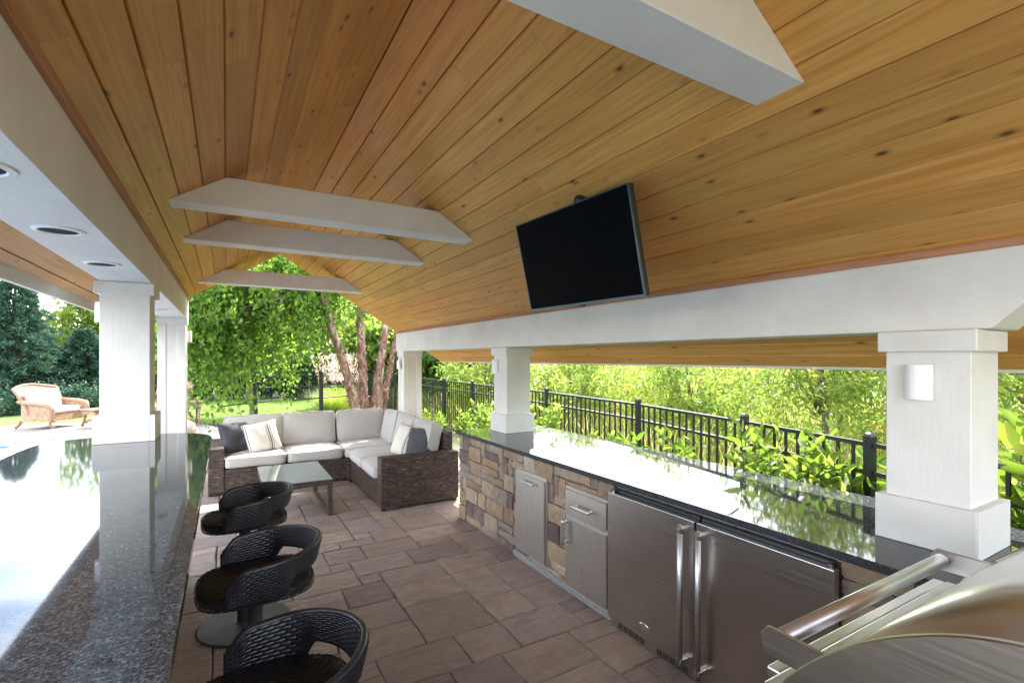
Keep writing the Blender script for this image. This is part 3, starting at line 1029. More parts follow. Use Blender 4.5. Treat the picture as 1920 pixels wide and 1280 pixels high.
# ------------------------------------------------------------------ bar
bar = empty('bar_counter', 'long polished dark granite bar top with rounded end under the white beam', 'bar', (-0.6, 2, 0))
bp = [(-0.094, -1.2), (-0.094, 4.40), (-0.12, 4.52), (-0.19, 4.64), (-0.29, 4.73), (-0.45, 4.785), (-0.66, 4.81), (-0.86, 4.80), (-1.0, 4.745), (-1.09, 4.65), (-1.14, 4.5), (-1.155, 4.3), (-1.155, -1.2)]
o = mesh_obj('bar_top', prism_mesh('bar_top', [(x + 0.6, y - 2) for x, y in bp], 'z', BT - 0.038, BT, 0.003), 'granite', bar)
wb = box('base_wall', -0.92, -0.38, -1.1, 4.62, 0.0, BT - 0.039, 'mortar', bar, 0.004); wb.location = Vector(wb.location) - bar.location
wo = wb.location + bar.location
for (i, j, w, h) in ashlar(26, 7, [(2, 1), (3, 1), (2, 2), (1, 1)], random.Random(3)):
    y0 = -1.0 + i * 0.215; z0 = 0.03 + j * 0.147
    st = mesh_obj('stone', stone_mesh(w * 0.215 - 0.012, h * 0.147 - 0.012, rng), 'stone', wb)
    st.matrix_local = Matrix.Translation(Vector((-0.38, y0 + w * 0.1075, z0 + h * 0.0735)) - wo) @ Matrix(((0, 0, 1), (1, 0, 0), (0, 1, 0))).to_4x4()

# ------------------------------------------------------------------ bar stools
SEAT_Z = 0.70
def stool_path(n=60):
    """plan outline of the wrap-round back from arm tip to arm tip (opening towards -x)"""
    pts = []
    rx, ry = 0.205, 0.225
    for k in range(n + 1):
        f = k / n
        if f < 0.2:
            pts.append((-0.125 + (0.03 + 0.125) * f / 0.2, ry - 0.006 * (1 - f / 0.2)))
        elif f > 0.8:
            q = (f - 0.8) / 0.2
            pts.append((0.03 - 0.155 * q, -ry + 0.006 * q))
        else:
            a = math.pi / 2 - (f - 0.2) / 0.6 * math.pi
            pts.append((0.03 + rx * math.cos(a), ry * math.sin(a)))
    return np.array(pts)


SPTH = stool_path()
seglen = np.r_[0, np.cumsum(np.linalg.norm(np.diff(SPTH, axis=0), axis=1))]
SLEN = seglen[-1]
def sstep(x):
    x = np.clip(x, 0, 1)
    return x * x * (3 - 2 * x)
def band(u, f, off):
    """point on the back band: u along the plan path, f 0..1 from lower to upper edge"""
    t_ = np.clip(u / SLEN, 0, 1)
    x = np.interp(u, seglen, SPTH[:, 0]); y = np.interp(u, seglen, SPTH[:, 1])
    dx = np.interp(u + 0.004, seglen, SPTH[:, 0]) - np.interp(u - 0.004, seglen, SPTH[:, 0])
    dy = np.interp(u + 0.004, seglen, SPTH[:, 1]) - np.interp(u - 0.004, seglen, SPTH[:, 1])
    ln = np.hypot(dx, dy) + 1e-9
    nx, ny = -dy / ln, dx / ln                 # outward
    m = np.abs(t_ - 0.5) * 2                   # 0 at the back, 1 at the arm tips
    zlo = SEAT_Z - 0.02 + 0.078 * (1 - sstep((m - 0.46) / 0.12))
    zhi = 0.852 - 0.045 * m ** 1.5 - 0.05 * sstep((m - 0.84) / 0.16) ** 2
    z = zlo + (zhi - zlo) * f
    flare = 0.04 * (z - SEAT_Z) / 0.16 * (1 - 0.6 * m)
    return np.stack([x + nx * (off + flare), y + ny * (off + flare), z], 1)


def build_stool():
    parts = []
    H = 0.15
    for off, sg in ((0.012, 1), (-0.012, -1)):
        S = (lambda u, v, off=off: band(u, v / H, off)) if sg < 0 else (lambda u, v, off=off: band(SLEN - u, v / H, off))
        parts.append(('weave', weave_mesh('weave', S, SLEN, H, 0.034, 0.0128, 0.0058, gap=0.08, seed=2), 'black_wicker'))
    # core sheet between the two woven faces
    uu = np.linspace(0, SLEN, 61); rows = [band(uu, np.full(61, f), o_) for f, o_ in ((0, -0.010), (1, -0.010), (1, 0.010), (0, 0.010))]
    Vv = np.concatenate(rows); F = []
    for k in range(60):
        for a in range(4):
            b = (a + 1) % 4
            F.append((a * 61 + k, a * 61 + k + 1, b * 61 + k + 1, b * 61 + k))
    parts.append(('back_core', np_mesh('back_core', Vv, F), 'wicker_core'))
    edge = [tuple(p) for p in band(uu, np.full(61, 1.0), 0)] 
    low = [tuple(p) for p in band(uu, np.full(61, 0.0), 0)]
    loop = edge + low[::-1]
    ring = loop + [loop[0]]
    parts.append(('rim', tube_mesh('rim', ring, 0.0125, 8), 'black_wicker'))
    # seat: rounded pad
    def seat_r(a):
        e = 3.2
        c_, s_ = np.abs(np.cos(a)), np.abs(np.sin(a))
        return (c_ ** e / 0.235 ** e + s_ ** e / 0.215 ** e) ** (-1 / e)
    prof = [(0.0, 0.012), (0.55, 0.010), (0.85, 0.006), (0.97, -0.004), (1.0, -0.018), (0.97, -0.036), (0.85, -0.046), (0.0, -0.05)]
    bm = bmesh.new(); rings = []
    for q, z in prof:
        if q == 0:
            rings.append([bm.verts.new((0.0, 0, SEAT_Z + z))]); continue
        rings.append([bm.verts.new((q * seat_r(2 * math.pi * k / 40) * math.cos(2 * math.pi * k / 40) - 0.0, q * seat_r(2 * math.pi * k / 40) * math.sin(2 * math.pi * k / 40), SEAT_Z + z)) for k in range(40)])
    for a, b in zip(rings[:-1], rings[1:]):
        for k in range(40):
            k2 = (k + 1) % 40
            if len(a) == 1: bm.faces.new((a[0], b[k], b[k2]))
            elif len(b) == 1: bm.faces.new((a[k], b[0], a[k2]))
            else: bm.faces.new((a[k], b[k], b[k2], a[k2]))
    me = from_bm(bm, 'seat'); me.polygons.foreach_set('use_smooth', [True] * len(me.polygons))
    parts.append(('seat', me, 'wicker_core'))
    # open cane pattern on the seat and a woven side
    def top(u, v):
        a, b = u / 0.2 - 1, v / 0.2 - 1
        ang = np.arctan2(b, a)
        q = np.maximum(np.abs(a), np.abs(b))
        r_ = seat_r(ang) * q * 0.965
        return np.stack([r_ * np.cos(ang), r_ * np.sin(ang), SEAT_Z + 0.0125 - 0.005 * q ** 4], 1)
    me1 = weave_mesh('seat_weave', top, 0.40, 0.40, 0.022, 0.017, 0.005, gap=0.25, seed=4)
    parts.append(('seat_weave', me1, 'black_wicker'))
    per = np.linspace(0, 2 * math.pi, 200)
    plen = 1.46
    def side(u, v):
        a = u / plen * 2 * math.pi
        r_ = seat_r(a) * (1.0 + 0.012)
        return np.stack([r_ * np.cos(a), r_ * np.sin(a), SEAT_Z - 0.042 + v], 1)
    parts.append(('seat_edge', weave_mesh('seat_edge', side, plen, 0.040, 0.032, 0.0115, 0.005, gap=0.08, seed=6), 'black_wicker'))
    parts.append(('post', lathe_mesh('post', [(0.0, 0.012), (0.045, 0.012), (0.045, 0.30), (0.034, 0.305), (0.034, SEAT_Z - 0.049), (0, SEAT_Z - 0.049)], 20), 'stool_base'))
    parts.append(('base', lathe_mesh('base', [(0.0, 0.0), (0.268, 0.0), (0.272, 0.006), (0.262, 0.014), (0.06, 0.024), (0.05, 0.03), (0.0, 0.03)], 48), 'stool_base'))
    return parts


STOOL = build_stool()
for (x, y, rz, lab) in ((0.105, 3.60, 3, 'black woven swivel bar stool, the one closest to the coffee table'),
                        (0.12, 2.56, 2, 'black woven swivel bar stool in the middle of the row at the bar'),
                        (0.105, 1.60, -6, 'black woven swivel bar stool farthest from the sofa')):
    e = empty('bar_stool', lab, 'bar stool', (x, y, 0), R(rz), 'woven stools along the bar')
    for nm, me, mt in STOOL:
        mesh_obj(nm, me, mt, e, smooth=nm in ('post', 'rim'), kind='stuff' if nm in ('weave', 'seat_weave', 'seat_edge') else None)

# ------------------------------------------------------------------ television
tv = empty('television', 'black flat screen television tilted on a ceiling mount below the pine boards', 'television', (1.7214, 2.264, 2.292))
tv.rotation_euler = (0, 0, 0)
u = Vector((math.cos(-1.5007), math.sin(-1.5007), 0)); n0 = Vector((math.sin(-1.5007), -math.cos(-1.5007), 0))
tl = 0.2256
upv = Vector((0, 0, 1)) * math.cos(tl) + n0 * math.sin(tl)
nrm = u.cross(upv)
if nrm.dot(n0) < 0:
    nrm = -nrm
TVM = Matrix((u, upv, nrm)).transposed().to_4x4()      # local x width, y up, z towards the viewer
def tvp(name, x0, x1, y0, y1, z0, z1, mat, bev=0.001, par=None):
    o = mesh_obj(name, box_mesh(name, x0, x1, y0, y1, z0, z1, bev), mat, par or tv)
    if par is None:
        o.matrix_local = TVM
    return o
hs = tvp('housing', -0.48, 0.48, -0.281, 0.281, -0.038, -0.002, 'tv_frame', 0.004)
tvp('screen', -0.472, 0.472, -0.266, 0.274, -0.0015, 0.0005, 'screen_black', 0)
for nm, a in (('bezel', (-0.48, 0.48, 0.2745, 0.281)), ('bezel', (-0.48, 0.48, -0.281, -0.2665)), ('bezel', (-0.48, -0.4725, -0.266, 0.274)), ('bezel', (0.4725, 0.48, -0.266, 0.274))):
    tvp(nm, *a, -0.0018, 0.004, 'tv_frame', 0.001)
tvp('sensor', -0.02, 0.02, -0.29, -0.2812, -0.02, 0.0, 'black_metal', 0.001)
mx, my = 1.80, 2.27
mz = zr(mx)
tube('mount_arm', [Vector((mx, my, mz - 0.01)) - tv.location, Vector((mx, my, 2.42)) - tv.location, Vector((1.755, 2.265, 2.36)) - tv.location], 0.018, 'black_metal', tv)
mp_ = mesh_obj('ceiling_plate', lathe_mesh('ceiling_plate', [(0, -0.045), (0.03, -0.045), (0.045, -0.03), (0.05, -0.012), (0.05, 0.0), (0, 0.0)], 24), 'black_metal', tv, Vector((mx, my, mz + 0.002)) - tv.location, (0, ANG, 0), smooth=False)

# ------------------------------------------------------------------ sectional sofa
sofa = empty('sectional_sofa', 'L-shaped dark brown wicker sectional sofa with light grey cushions', 'sofa', (1.2, 7.0, 0))
SL = sofa.location


def wbox(name, x0, x1, y0, y1, z0, z1, faces, parent=sofa, cu=0.05, cv=0.0125, mats=('wicker_core', 'brown_wicker'), org=None, seed=0):
    """a wicker clad block: dark core plus woven faces (list of '-x','+x','-y','+y','+z')"""
    org = org if org is not None else SL
    c_ = box(name, x0, x1, y0, y1, z0, z1, mats[0], parent, 0.008, 2)
    cl = Vector(c_.location)
    c_.location = cl - org
    fs = {'-x': ((x0, y1, z0), (0, -1, 0), (0, 0, 1), y1 - y0, z1 - z0), '+x': ((x1, y0, z0), (0, 1, 0), (0, 0, 1), y1 - y0, z1 - z0),
          '-y': ((x0, y0, z0), (1, 0, 0), (0, 0, 1), x1 - x0, z1 - z0), '+y': ((x1, y1, z0), (-1, 0, 0), (0, 0, 1), x1 - x0, z1 - z0),
          '+z': ((x0, y0, z1), (1, 0, 0), (0, 1, 0), x1 - x0, y1 - y0)}
    for k, f in enumerate(faces):
        o_, du, dv, Lu, Lv = fs[f]
        nrm_ = np.cross(np.array(du, float), np.array(dv, float)) * 0.0006
        me = weave_mesh('weave', flat_surface(np.array(o_, float) - np.array(cl) + nrm_, du, dv), Lu, Lv, cu, cv, 0.0045, gap=0.06, seed=seed * 7 + k)
        mesh_obj('weave', me, mats[1], c_, kind='stuff')
    return c_


# left run (backs to +y), corner, right run (backs to +x)
wbox('arm', -0.19, -0.025, 7.08, 8.02, 0.03, 0.58, ['-x', '-y', '+z', '+x'], seed=1)
wbox('base', -0.0245, 1.4595, 7.10, 8.0, 0.03, 0.315, ['-y'], seed=2)
wbox('back_panel', -0.0245, 1.4595, 7.90, 8.02, 0.3155, 0.78, ['-y', '+z', '+y'], seed=3)
wbox('corner_base', 1.46, 2.42, 7.0, 8.02, 0.03, 0.315, ['-x', '-y'], seed=4)
wbox('back_panel', 1.4605, 2.42, 7.90, 8.02, 0.3155, 0.78, ['+z', '-y'], seed=5)
wbox('back_panel', 2.30, 2.42, 5.62, 7.8995, 0.3155, 0.80, ['-x', '+z', '-y'], seed=6)
wbox('base', 1.50, 2.42, 5.62, 6.9995, 0.03, 0.315, ['-x'], seed=7)
wbox('arm', 1.495, 2.425, 5.45, 5.6195, 0.03, 0.585, ['-x', '-y', '+z'], seed=8)
for (x, y) in ((-0.17, 7.12), (1.43, 7.13), (1.52, 5.48), (2.39, 5.48), (1.49, 6.97), (-0.17, 7.98), (2.39, 7.98)):
    f_ = box('foot', x - 0.02, x + 0.02, y - 0.02, y + 0.02, 0.0, 0.0295, 'black_metal', sofa, 0.002); f_.location = Vector(f_.location) - SL


def cushion_mesh(name, w, d, h, puff=0.02, r=0.035, seed=0, top_only=False):
    """boxy cushion with soft edges, a slight crown and uneven sag; centred"""
    bm = bmesh.new()
    nx, ny, nz = 12, 12, 4
    bmesh.ops.create_cube(bm, size=1)
    bmesh.ops.subdivide_edges(bm, edges=bm.edges[:], cuts=9, use_grid_fill=True)
    off = Vector((seed * 3.7, seed * 1.3, 0))
    for vv in bm.verts:
        x, y, z = vv.co * 2
        # rounded box
        q = Vector((x * w / 2, y * d / 2, z * h / 2))
        inner = Vector((max(-w / 2 + r, min(w / 2 - r, q.x)), max(-d / 2 + r, min(d / 2 - r, q.y)), max(-h / 2 + r, min(h / 2 - r, q.z))))
        dlt = q - inner
        if dlt.length > 1e-6:
            q = inner + dlt.normalized() * r
        cr = (1 - x * x) * (1 - y * y)
        q.z += puff * cr * (1 if z > 0 else (-0.3 if not top_only else 0)) * abs(z)
        q.x += puff * 0.5 * x * (1 - y * y) * (1 - z * z) * 0.6
        q.y += puff * 0.5 * y * (1 - x * x) * (1 - z * z) * 0.6
        nz_ = noise.noise(q * 4.5 + off)
        q += Vector((0, 0, 1)) * nz_ * 0.010 + Vector((noise.noise(q * 5 + off * 2), noise.noise(q * 5 - off), 0)) * 0.005
        vv.co = q
    me = from_bm(bm, name)
    me.polygons.foreach_set('use_smooth', [True] * len(me.polygons))
    return me


def piping(par, w, d, h, r=0.035):
    """a thin welt around the upper edge of a cushion"""
    z = h / 2 - r * 0.35
    pts = []
    for sx, sy, a0 in ((1, 1, 0), (-1, 1, 90), (-1, -1, 180), (1, -1, 270)):
        for k in range(5):
            a = R(a0 + k * 22.5)
            pts.append((sx * (w / 2 - r) + (r * 0.93) * math.cos(a), sy * (d / 2 - r) + (r * 0.93) * math.sin(a), z))
    pts.append(pts[0])
    return mesh_obj('piping', tube_mesh('piping', pts, 0.0045, 6), 'light_fabric', par, smooth=True)


def cushion(name, c, w, d, h, mat, parent, org, rot=(0, 0, 0), puff=0.02, seed=0, pipe=True):
    o = mesh_obj(name, cushion_mesh(name, w, d, h, puff, min(0.04, h * 0.33), seed), mat, parent, Vector(c) - org, rot)
    if pipe:
        piping(o, w, d, h, min(0.04, h * 0.33))
    return o


k = 0
for (x0, x1) in ((-0.02, 0.69), (0.697, 1.41)):
    k += 1
    cushion('seat_cushion', ((x0 + x1) / 2, 7.45, 0.39), x1 - x0 - 0.006, 0.80, 0.145, 'light_fabric', sofa, SL, puff=0.018, seed=k)
cushion('seat_cushion', (1.86, 7.42, 0.39), 0.86, 0.86, 0.145, 'light_fabric', sofa, SL, puff=0.018, seed=3)
for (y0, y1) in ((5.63, 6.28), (6.286, 6.975)):
    k += 1
    cushion('seat_cushion', (1.875, (y0 + y1) / 2, 0.39), 0.84, y1 - y0 - 0.006, 0.145, 'light_fabric', sofa, SL, puff=0.018, seed=k + 5)
# back cushions: local x width, y height, z thickness -> stood up and leaned back
def back_cushion(cx, cy, w, h, face, seed, lean=14, t_=0.17, zc=0.675):
    rz = {'-y': 0, '-x': -90}[face]
    o = cushion('back_cushion', (cx, cy, zc), w, h, t_, 'light_fabric', sofa, SL, (R(90 - lean), 0, R(rz)), 0.035, seed)
    return o
back_cushion(0.335, 7.79, 0.73, 0.46, '-y', 11)
back_cushion(1.06, 7.79, 0.71, 0.47, '-y', 12, 13)
back_cushion(1.80, 7.77, 0.70, 0.47, '-y', 13, 15)
back_cushion(2.19, 7.36, 0.62, 0.47, '-x', 14, 13)
back_cushion(2.19, 6.68, 0.68, 0.47, '-x', 15, 15)
back_cushion(2.19, 5.98, 0.68, 0.47, '-x', 16, 13)


def pillow_mesh(name, w, h, t_, seed=0):
    n = 18
    bm = bmesh.new()
    vs = {}
    for s_ in (1, -1):
        for i in range(n + 1):
            for j in range(n + 1):
                x, y = i / n * 2 - 1, j / n * 2 - 1
                if s_ < 0 and (i in (0, n) or j in (0, n)):
                    vs[(s_, i, j)] = vs[(1, i, j)]; continue
                px = x * w / 2 * (1 - 0.075 * (1 - y * y)); py = y * h / 2 * (1 - 0.075 * (1 - x * x))
                z = s_ * t_ / 2 * ((1 - x ** 4) * (1 - y ** 4)) ** 0.55 * (1 - 0.25 * (x * x + y * y) * 0.5)
                z += 0.012 * noise.noise(Vector((px * 6 + seed, py * 6, s_ * 2.0))) * (1 - x ** 6) * (1 - y ** 6)
                vs[(s_, i, j)] = bm.verts.new((px, py, z))
    for s_ in (1, -1):
        for i in range(n):
            for j in range(n):
                q = (vs[(s_, i, j)], vs[(s_, i + 1, j)], vs[(s_, i + 1, j + 1)], vs[(s_, i, j + 1)])
                bm.faces.new(q if s_ > 0 else q[::-1])
    me = from_bm(bm, name)
    me.polygons.foreach_set('use_smooth', [True] * len(me.polygons))
    return me


def pillow(c, size, rot, mat, label, welt=None):
    o = mesh_obj('throw_pillow', pillow_mesh('throw_pillow', size, size * 0.98, 0.17, hash(label) % 50), mat, None, c, rot, label=label, cat='pillow', group='throw pillows on the sofa')
    if welt:
        pts = []
        hw = size / 2
        for k_ in range(64):
            a = k_ / 64 * 4
            s_, f = int(a), a - int(a)
            x, y = [(f * 2 - 1, -1), (1, f * 2 - 1), (1 - f * 2, 1), (-1, 1 - f * 2)][s_]
            pts.append((x * hw * (1 - 0.075 * (1 - y * y)), y * hw * 0.98 * (1 - 0.075 * (1 - x * x)), 0))
        mesh_obj('welt', tube_mesh('welt', pts + [pts[0]], 0.005, 6), welt, o, smooth=True)


pillow((0.10, 7.50, 0.655), 0.43, (R(66), R(6), R(38)), 'charcoal_fabric', 'plain charcoal throw pillow against the wicker arm at the bar end', 'charcoal_fabric')
pillow((0.42, 7.42, 0.645), 0.44, (R(64), R(-7), R(14)), 'stripe_fabric', 'cream striped throw pillow leaning next to the charcoal one at the bar end')
pillow((2.00, 6.13, 0.65), 0.43, (R(66), R(6), R(-68)), 'stripe_fabric', 'cream striped throw pillow on the sofa run beside the stone counter')
pillow((2.08, 5.83, 0.655), 0.43, (R(68), R(-5), R(-62)), 'charcoal_fabric', 'charcoal throw pillow with pale piping by the arm facing the stone counter', 'light_fabric')

# ------------------------------------------------------------------ coffee table
ct = empty('coffee_table', 'low wicker coffee table with frosted glass top in front of the sofa', 'table', (0.665, 6.12, 0))
TL = ct.location
tx0, tx1, ty0, ty1 = 0.33, 1.0, 5.60, 6.65
for (a, b, c_, d) in ((tx0, tx1, ty0, ty0 + 0.045), (tx0, tx1, ty1 - 0.045, ty1), (tx0, tx0 + 0.045, ty0 + 0.0455, ty1 - 0.0455), (tx1 - 0.045, tx1, ty0 + 0.0455, ty1 - 0.0455)):
    wbox('apron', a, b, c_, d, 0.335, 0.385, ['-x', '+x', '-y', '+y', '+z'], ct, org=TL, seed=20)
for (x, y) in ((tx0, ty0), (tx1 - 0.045, ty0), (tx0, ty1 - 0.045), (tx1 - 0.045, ty1 - 0.045)):
    wbox('leg', x + 0.001, x + 0.044, y + 0.001, y + 0.044, 0.0, 0.3345, ['-x', '+x', '-y', '+y'], ct, 0.03, org=TL, seed=21)
for x in (tx0, tx1 - 0.045):
    wbox('stretcher', x + 0.004, x + 0.041, ty0 + 0.046, ty1 - 0.046, 0.004, 0.04, ['-x', '+x', '+z'], ct, org=TL, seed=22)
b_ = box('glass_top', tx0 - 0.004, tx1 + 0.004, ty0 - 0.004, ty1 + 0.004, 0.392, 0.400, 'glass_top', ct, 0.002); b_.location = Vector(b_.location) - TL
wbox('top_panel', tx0 + 0.046, tx1 - 0.046, ty0 + 0.046, ty1 - 0.046, 0.355, 0.375, ['+z'], ct, org=TL, seed=23)

# ------------------------------------------------------------------ fences
PK = box_mesh('picket', -0.008, 0.008, -0.008, 0.008, 0.0, 1.09, 0)
PO = box_mesh('post', -0.025, 0.025, -0.025, 0.025, -0.05, 1.22, 0.002)
PCAP = lathe_mesh('post_cap', [(0.0, 0.03), (0.022, 0.022), (0.037, 0.004), (0.037, -0.012), (0, -0.012)], 4)


def fence(pts, label, name='metal_fence', top=1.19, panel=2.0, pick=0.105):
    """black metal fence along a polyline"""
    e = empty(name, label, 'fence', (pts[0][0], pts[0][1], 0))
    o0 = Vector((pts[0][0], pts[0][1], 0))
    for (ax, ay), (bx_, by_) in zip(pts[:-1], pts[1:]):
        A, B = Vector((ax, ay, 0)) - o0, Vector((bx_, by_, 0)) - o0
        L = (B - A).length
        d = (B - A) / L
        ang = math.atan2(d.y, d.x)
        npn = max(1, round(L / panel))
        for q in range(npn):
            a = A + d * (L * q / npn); b = A + d * (L * (q + 1) / npn)
            po = mesh_obj('post', PO, 'black_metal', e, a, (0, 0, ang))
            mesh_obj('post_cap', PCAP, 'black_metal', po, (0, 0, 1.225), (0, 0, R(45)))
            ln = (b - a).length
            for zz in (top - 0.012, top - 0.185, 0.10):
                mesh_obj('rail', box_mesh('rail', 0.031, ln - 0.031, -0.014, 0.014, -0.013, 0.013, 0), 'black_metal', e, a + Vector((0, 0, zz)), (0, 0, ang))
            npk = max(2, int(ln / pick))
            for i in range(1, npk):
                p_ = a + d * (ln * i / npk)
                mesh_obj('picket', PK, 'black_metal', e, p_ + Vector((0, 0, 0.085)), (0, 0, ang))
    return e


fence([(3.05, -0.35), (3.42, 1.50), (3.72, 2.55), (4.07, 4.12), (4.29, 6.30), (4.36, 9.1), (4.40, 12.2)], 'black metal picket fence running behind the granite kitchen counter')
fence([(4.42, 14.6), (4.2, 18.4), (2.9, 21.4), (-2.5, 23.2)], 'black metal picket fence across the far side of the lawn', panel=2.4)


# ------------------------------------------------------------------ vegetation
def rand_dirs(n, r, flat=1.0):
    d = r.normal(size=(n, 3)); d[:, 2] *= flat
    return d / np.linalg.norm(d, axis=1)[:, None]


def crown_points(n, centre, rad, r, clumps=60, clump_r=0.28, shell=0.55):
    """leaf positions gathered in clumps through an ellipsoid crown, with gaps between"""
    c = np.array(centre); rad = np.array(rad)
    cd = rand_dirs(clumps, r)
    cr = r.uniform(shell, 1.0, clumps) ** 0.7
    cc = c + cd * cr[:, None] * rad
    which = r.integers(0, clumps, n)
    sz = r.uniform(0.6, 1.3, clumps) * clump_r * rad.mean()
    off = r.normal(size=(n, 3)) * 0.5
    P = cc[which] + off * sz[which][:, None]
    return P, which


def limbs(base, tips, r0, r1, mat, parent, name='limb', bend=0.15, seed=0):
    r = random.Random(seed)
    for tip in tips:
        b, t_ = Vector(base), Vector(tip)
        m = b.lerp(t_, 0.5) + Vector((r.uniform(-bend, bend), r.uniform(-bend, bend), r.uniform(0, bend)))
        tube(name, [b, b.lerp(m, 0.55), m, m.lerp(t_, 0.55), t_], [r0, r0 * 0.8, (r0 + r1) / 2, r1 * 1.2, r1 * 0.5], mat, parent, 7)


def tree(name, label, cat, base, height, crown_c, crown_r, nleaf, leaf, mat, barkm, seed, group=None, trunk_r=0.09, droop=0.5, clumps=70, clump_r=0.28, shell=0.45, lean=(0, 0), tone=(0.5, 0.25)):
    r = np.random.default_rng(seed)
    e = empty(name, label, cat, base, 0, group)
    top = Vector((lean[0], lean[1], height * 0.62))
    tube('trunk', [(0, 0, -0.1), (0.02, 0, height * 0.12), (lean[0] * 0.4, lean[1] * 0.4, height * 0.35), top], [trunk_r * 1.25, trunk_r, trunk_r * 0.75, trunk_r * 0.35], barkm, e, 10)
    cc = np.array(crown_c)
    tips = [tuple(cc + rand_dirs(1, r)[0] * np.array(crown_r) * 0.75) for _ in range(7)]
    limbs((lean[0] * 0.5, lean[1] * 0.5, height * 0.38), tips, trunk_r * 0.5, trunk_r * 0.15, barkm, e, seed=seed)
    P, which = crown_points(nleaf, crown_c, crown_r, r, clumps, clump_r, shell)
    D = rand_dirs(nleaf, r); D[:, 2] -= droop
    tn = np.clip(r.normal(tone[0], tone[1], nleaf) + r.normal(0, 0.12, clumps)[which], 0, 0.95)
    mesh_obj('crown', leaf_mesh('crown', P, D, leaf[0], leaf[1], tn, seed, 0.25), mat, e)
    return e


def weeping(P0, n_str, r, length=(0.5, 1.5), per=26, out=0.35):
    """leaf positions and directions along hanging twigs that start at points P0"""
    i = r.integers(0, len(P0), n_str)
    a = r.uniform(0, 2 * np.pi, n_str); ln = r.uniform(*length, n_str)
    hx, hy = np.cos(a) * out * ln, np.sin(a) * out * ln
    ts = np.sort(r.uniform(0, 1, (n_str, per)), 1)
    x = P0[i, 0][:, None] + hx[:, None] * np.sqrt(ts); y = P0[i, 1][:, None] + hy[:, None] * np.sqrt(ts)
    z = P0[i, 2][:, None] + 0.12 * ln[:, None] * np.sin(ts * 3.1) * (1 - ts) - ln[:, None] * ts ** 1.3
    P = np.stack([x, y, z], 2).reshape(-1, 3) + r.normal(0, 0.035, (n_str * per, 3))
    D = r.normal(0, 0.75, (n_str * per, 3)); D[:, 2] -= 0.8
    return P, D, np.repeat(np.arange(n_str), per)


# river birch behind the sofa: four leaning stems, weeping leafy twigs
bx0, by0 = 2.35, 9.9
birch = empty('birch_tree', 'multi-stemmed birch with peeling pinkish bark behind the sofa corner', 'tree', (bx0, by0, 0))
rb = np.random.default_rng(5)
stems = [[(-0.10, 0, -0.1), (-0.14, 0, 0.7), (-0.30, 0.05, 1.4), (-0.55, 0.1, 2.2), (-0.75, 0.2, 3.0), (-1.1, 0.4, 4.2)],
         [(0.03, 0.12, -0.1), (0.04, 0.14, 0.7), (0.03, 0.2, 1.5), (0.02, 0.3, 2.4), (0.0, 0.4, 3.4), (-0.1, 0.6, 4.8)],
         [(0.20, 0.02, -0.1), (0.22, 0.02, 0.6), (0.32, 0.05, 1.3), (0.45, 0.1, 2.1), (0.58, 0.1, 3.0), (0.9, 0.2, 4.4)],
         [(0.34, 0.2, -0.1), (0.42, 0.22, 0.6), (0.58, 0.3, 1.3), (0.78, 0.4, 2.1), (1.0, 0.5, 3.0), (1.5, 0.7, 4.2)]]
for sidx, st in enumerate(stems):
    rr_ = [0.125, 0.10, 0.085, 0.072, 0.06, 0.03] if sidx < 3 else [0.08, 0.07, 0.06, 0.05, 0.04, 0.025]
    # densify with bumps for flaky bark
    pts, rads = [], []
    for a in range(len(st) - 1):
        for q in range(8):
            f = q / 8
            p_ = Vector(st[a]).lerp(Vector(st[a + 1]), f)
            pts.append(p_ + Vector((rb.normal(0, 0.006), rb.normal(0, 0.006), 0))); rads.append((rr_[a] * (1 - f) + rr_[a + 1] * f) * rb.uniform(0.93, 1.07))
    trk = tube('trunk', pts, rads, 'birch_bark', birch, 14)
    # curling bark flakes
    nf = 260
    ii = rb.integers(2, len(pts) - 4, nf); aa = rb.uniform(0, 2 * np.pi, nf)
    Pf = np.array([[pts[i].x + math.cos(a) * rads[i] * 0.98, pts[i].y + math.sin(a) * rads[i] * 0.98, pts[i].z + rb.uniform(-.04, .04)] for i, a in zip(ii, aa)])
    Df = np.stack([np.cos(aa) * 0.45 + rb.normal(0, .5, nf), np.sin(aa) * 0.45 + rb.normal(0, .5, nf), rb.normal(0.2, 0.6, nf)], 1)
    mesh_obj('bark_flakes', leaf_mesh('bark_flakes', Pf, Df, 0.045, 0.04, rb.uniform(0, 1, nf), sidx, 0.5), 'birch_bark', trk, kind='stuff')
starts = []
for (cx, cy, cz, rx, ry, rz_, n_) in ((-1.6, 0.2, 3.4, 1.5, 1.1, 0.8, 60), (-2.6, 0.6, 2.9, 0.9, 1.0, 0.6, 40), (-0.3, 0.7, 4.2, 1.6, 1.2, 0.9, 45), (1.2, 0.7, 3.9, 1.2, 1.2, 0.9, 30), (-1.7, 1.5, 3.2, 1.6, 0.8, 0.9, 40), (-2.5, 0.3, 2.5, 0.7, 0.7, 0.5, 35)):
    d_ = rand_dirs(n_, rb) * rb.uniform(0.3, 1, n_)[:, None]
    starts.append(np.array([cx, cy, cz]) + d_ * np.array([rx, ry, rz_]))
starts = np.concatenate(starts)
starts = starts[(starts[:, 1] > -0.75) | (starts[:, 2] > 9)]
P, D, wh = weeping(starts, 1150, rb, (0.5, 1.9), 26)
keep = P[:, 1] > -1.05
P, D, wh = P[keep], D[keep], wh[keep]
tn = np.clip(rb.normal(0.5, 0.22, len(P)) + rb.normal(0, 0.16, 1150)[wh], 0, 1)
mesh_obj('crown', leaf_mesh('crown', P, D, 0.085, 0.055, tn, 8, 0.3, broad=True), 'birch_leaf', birch)
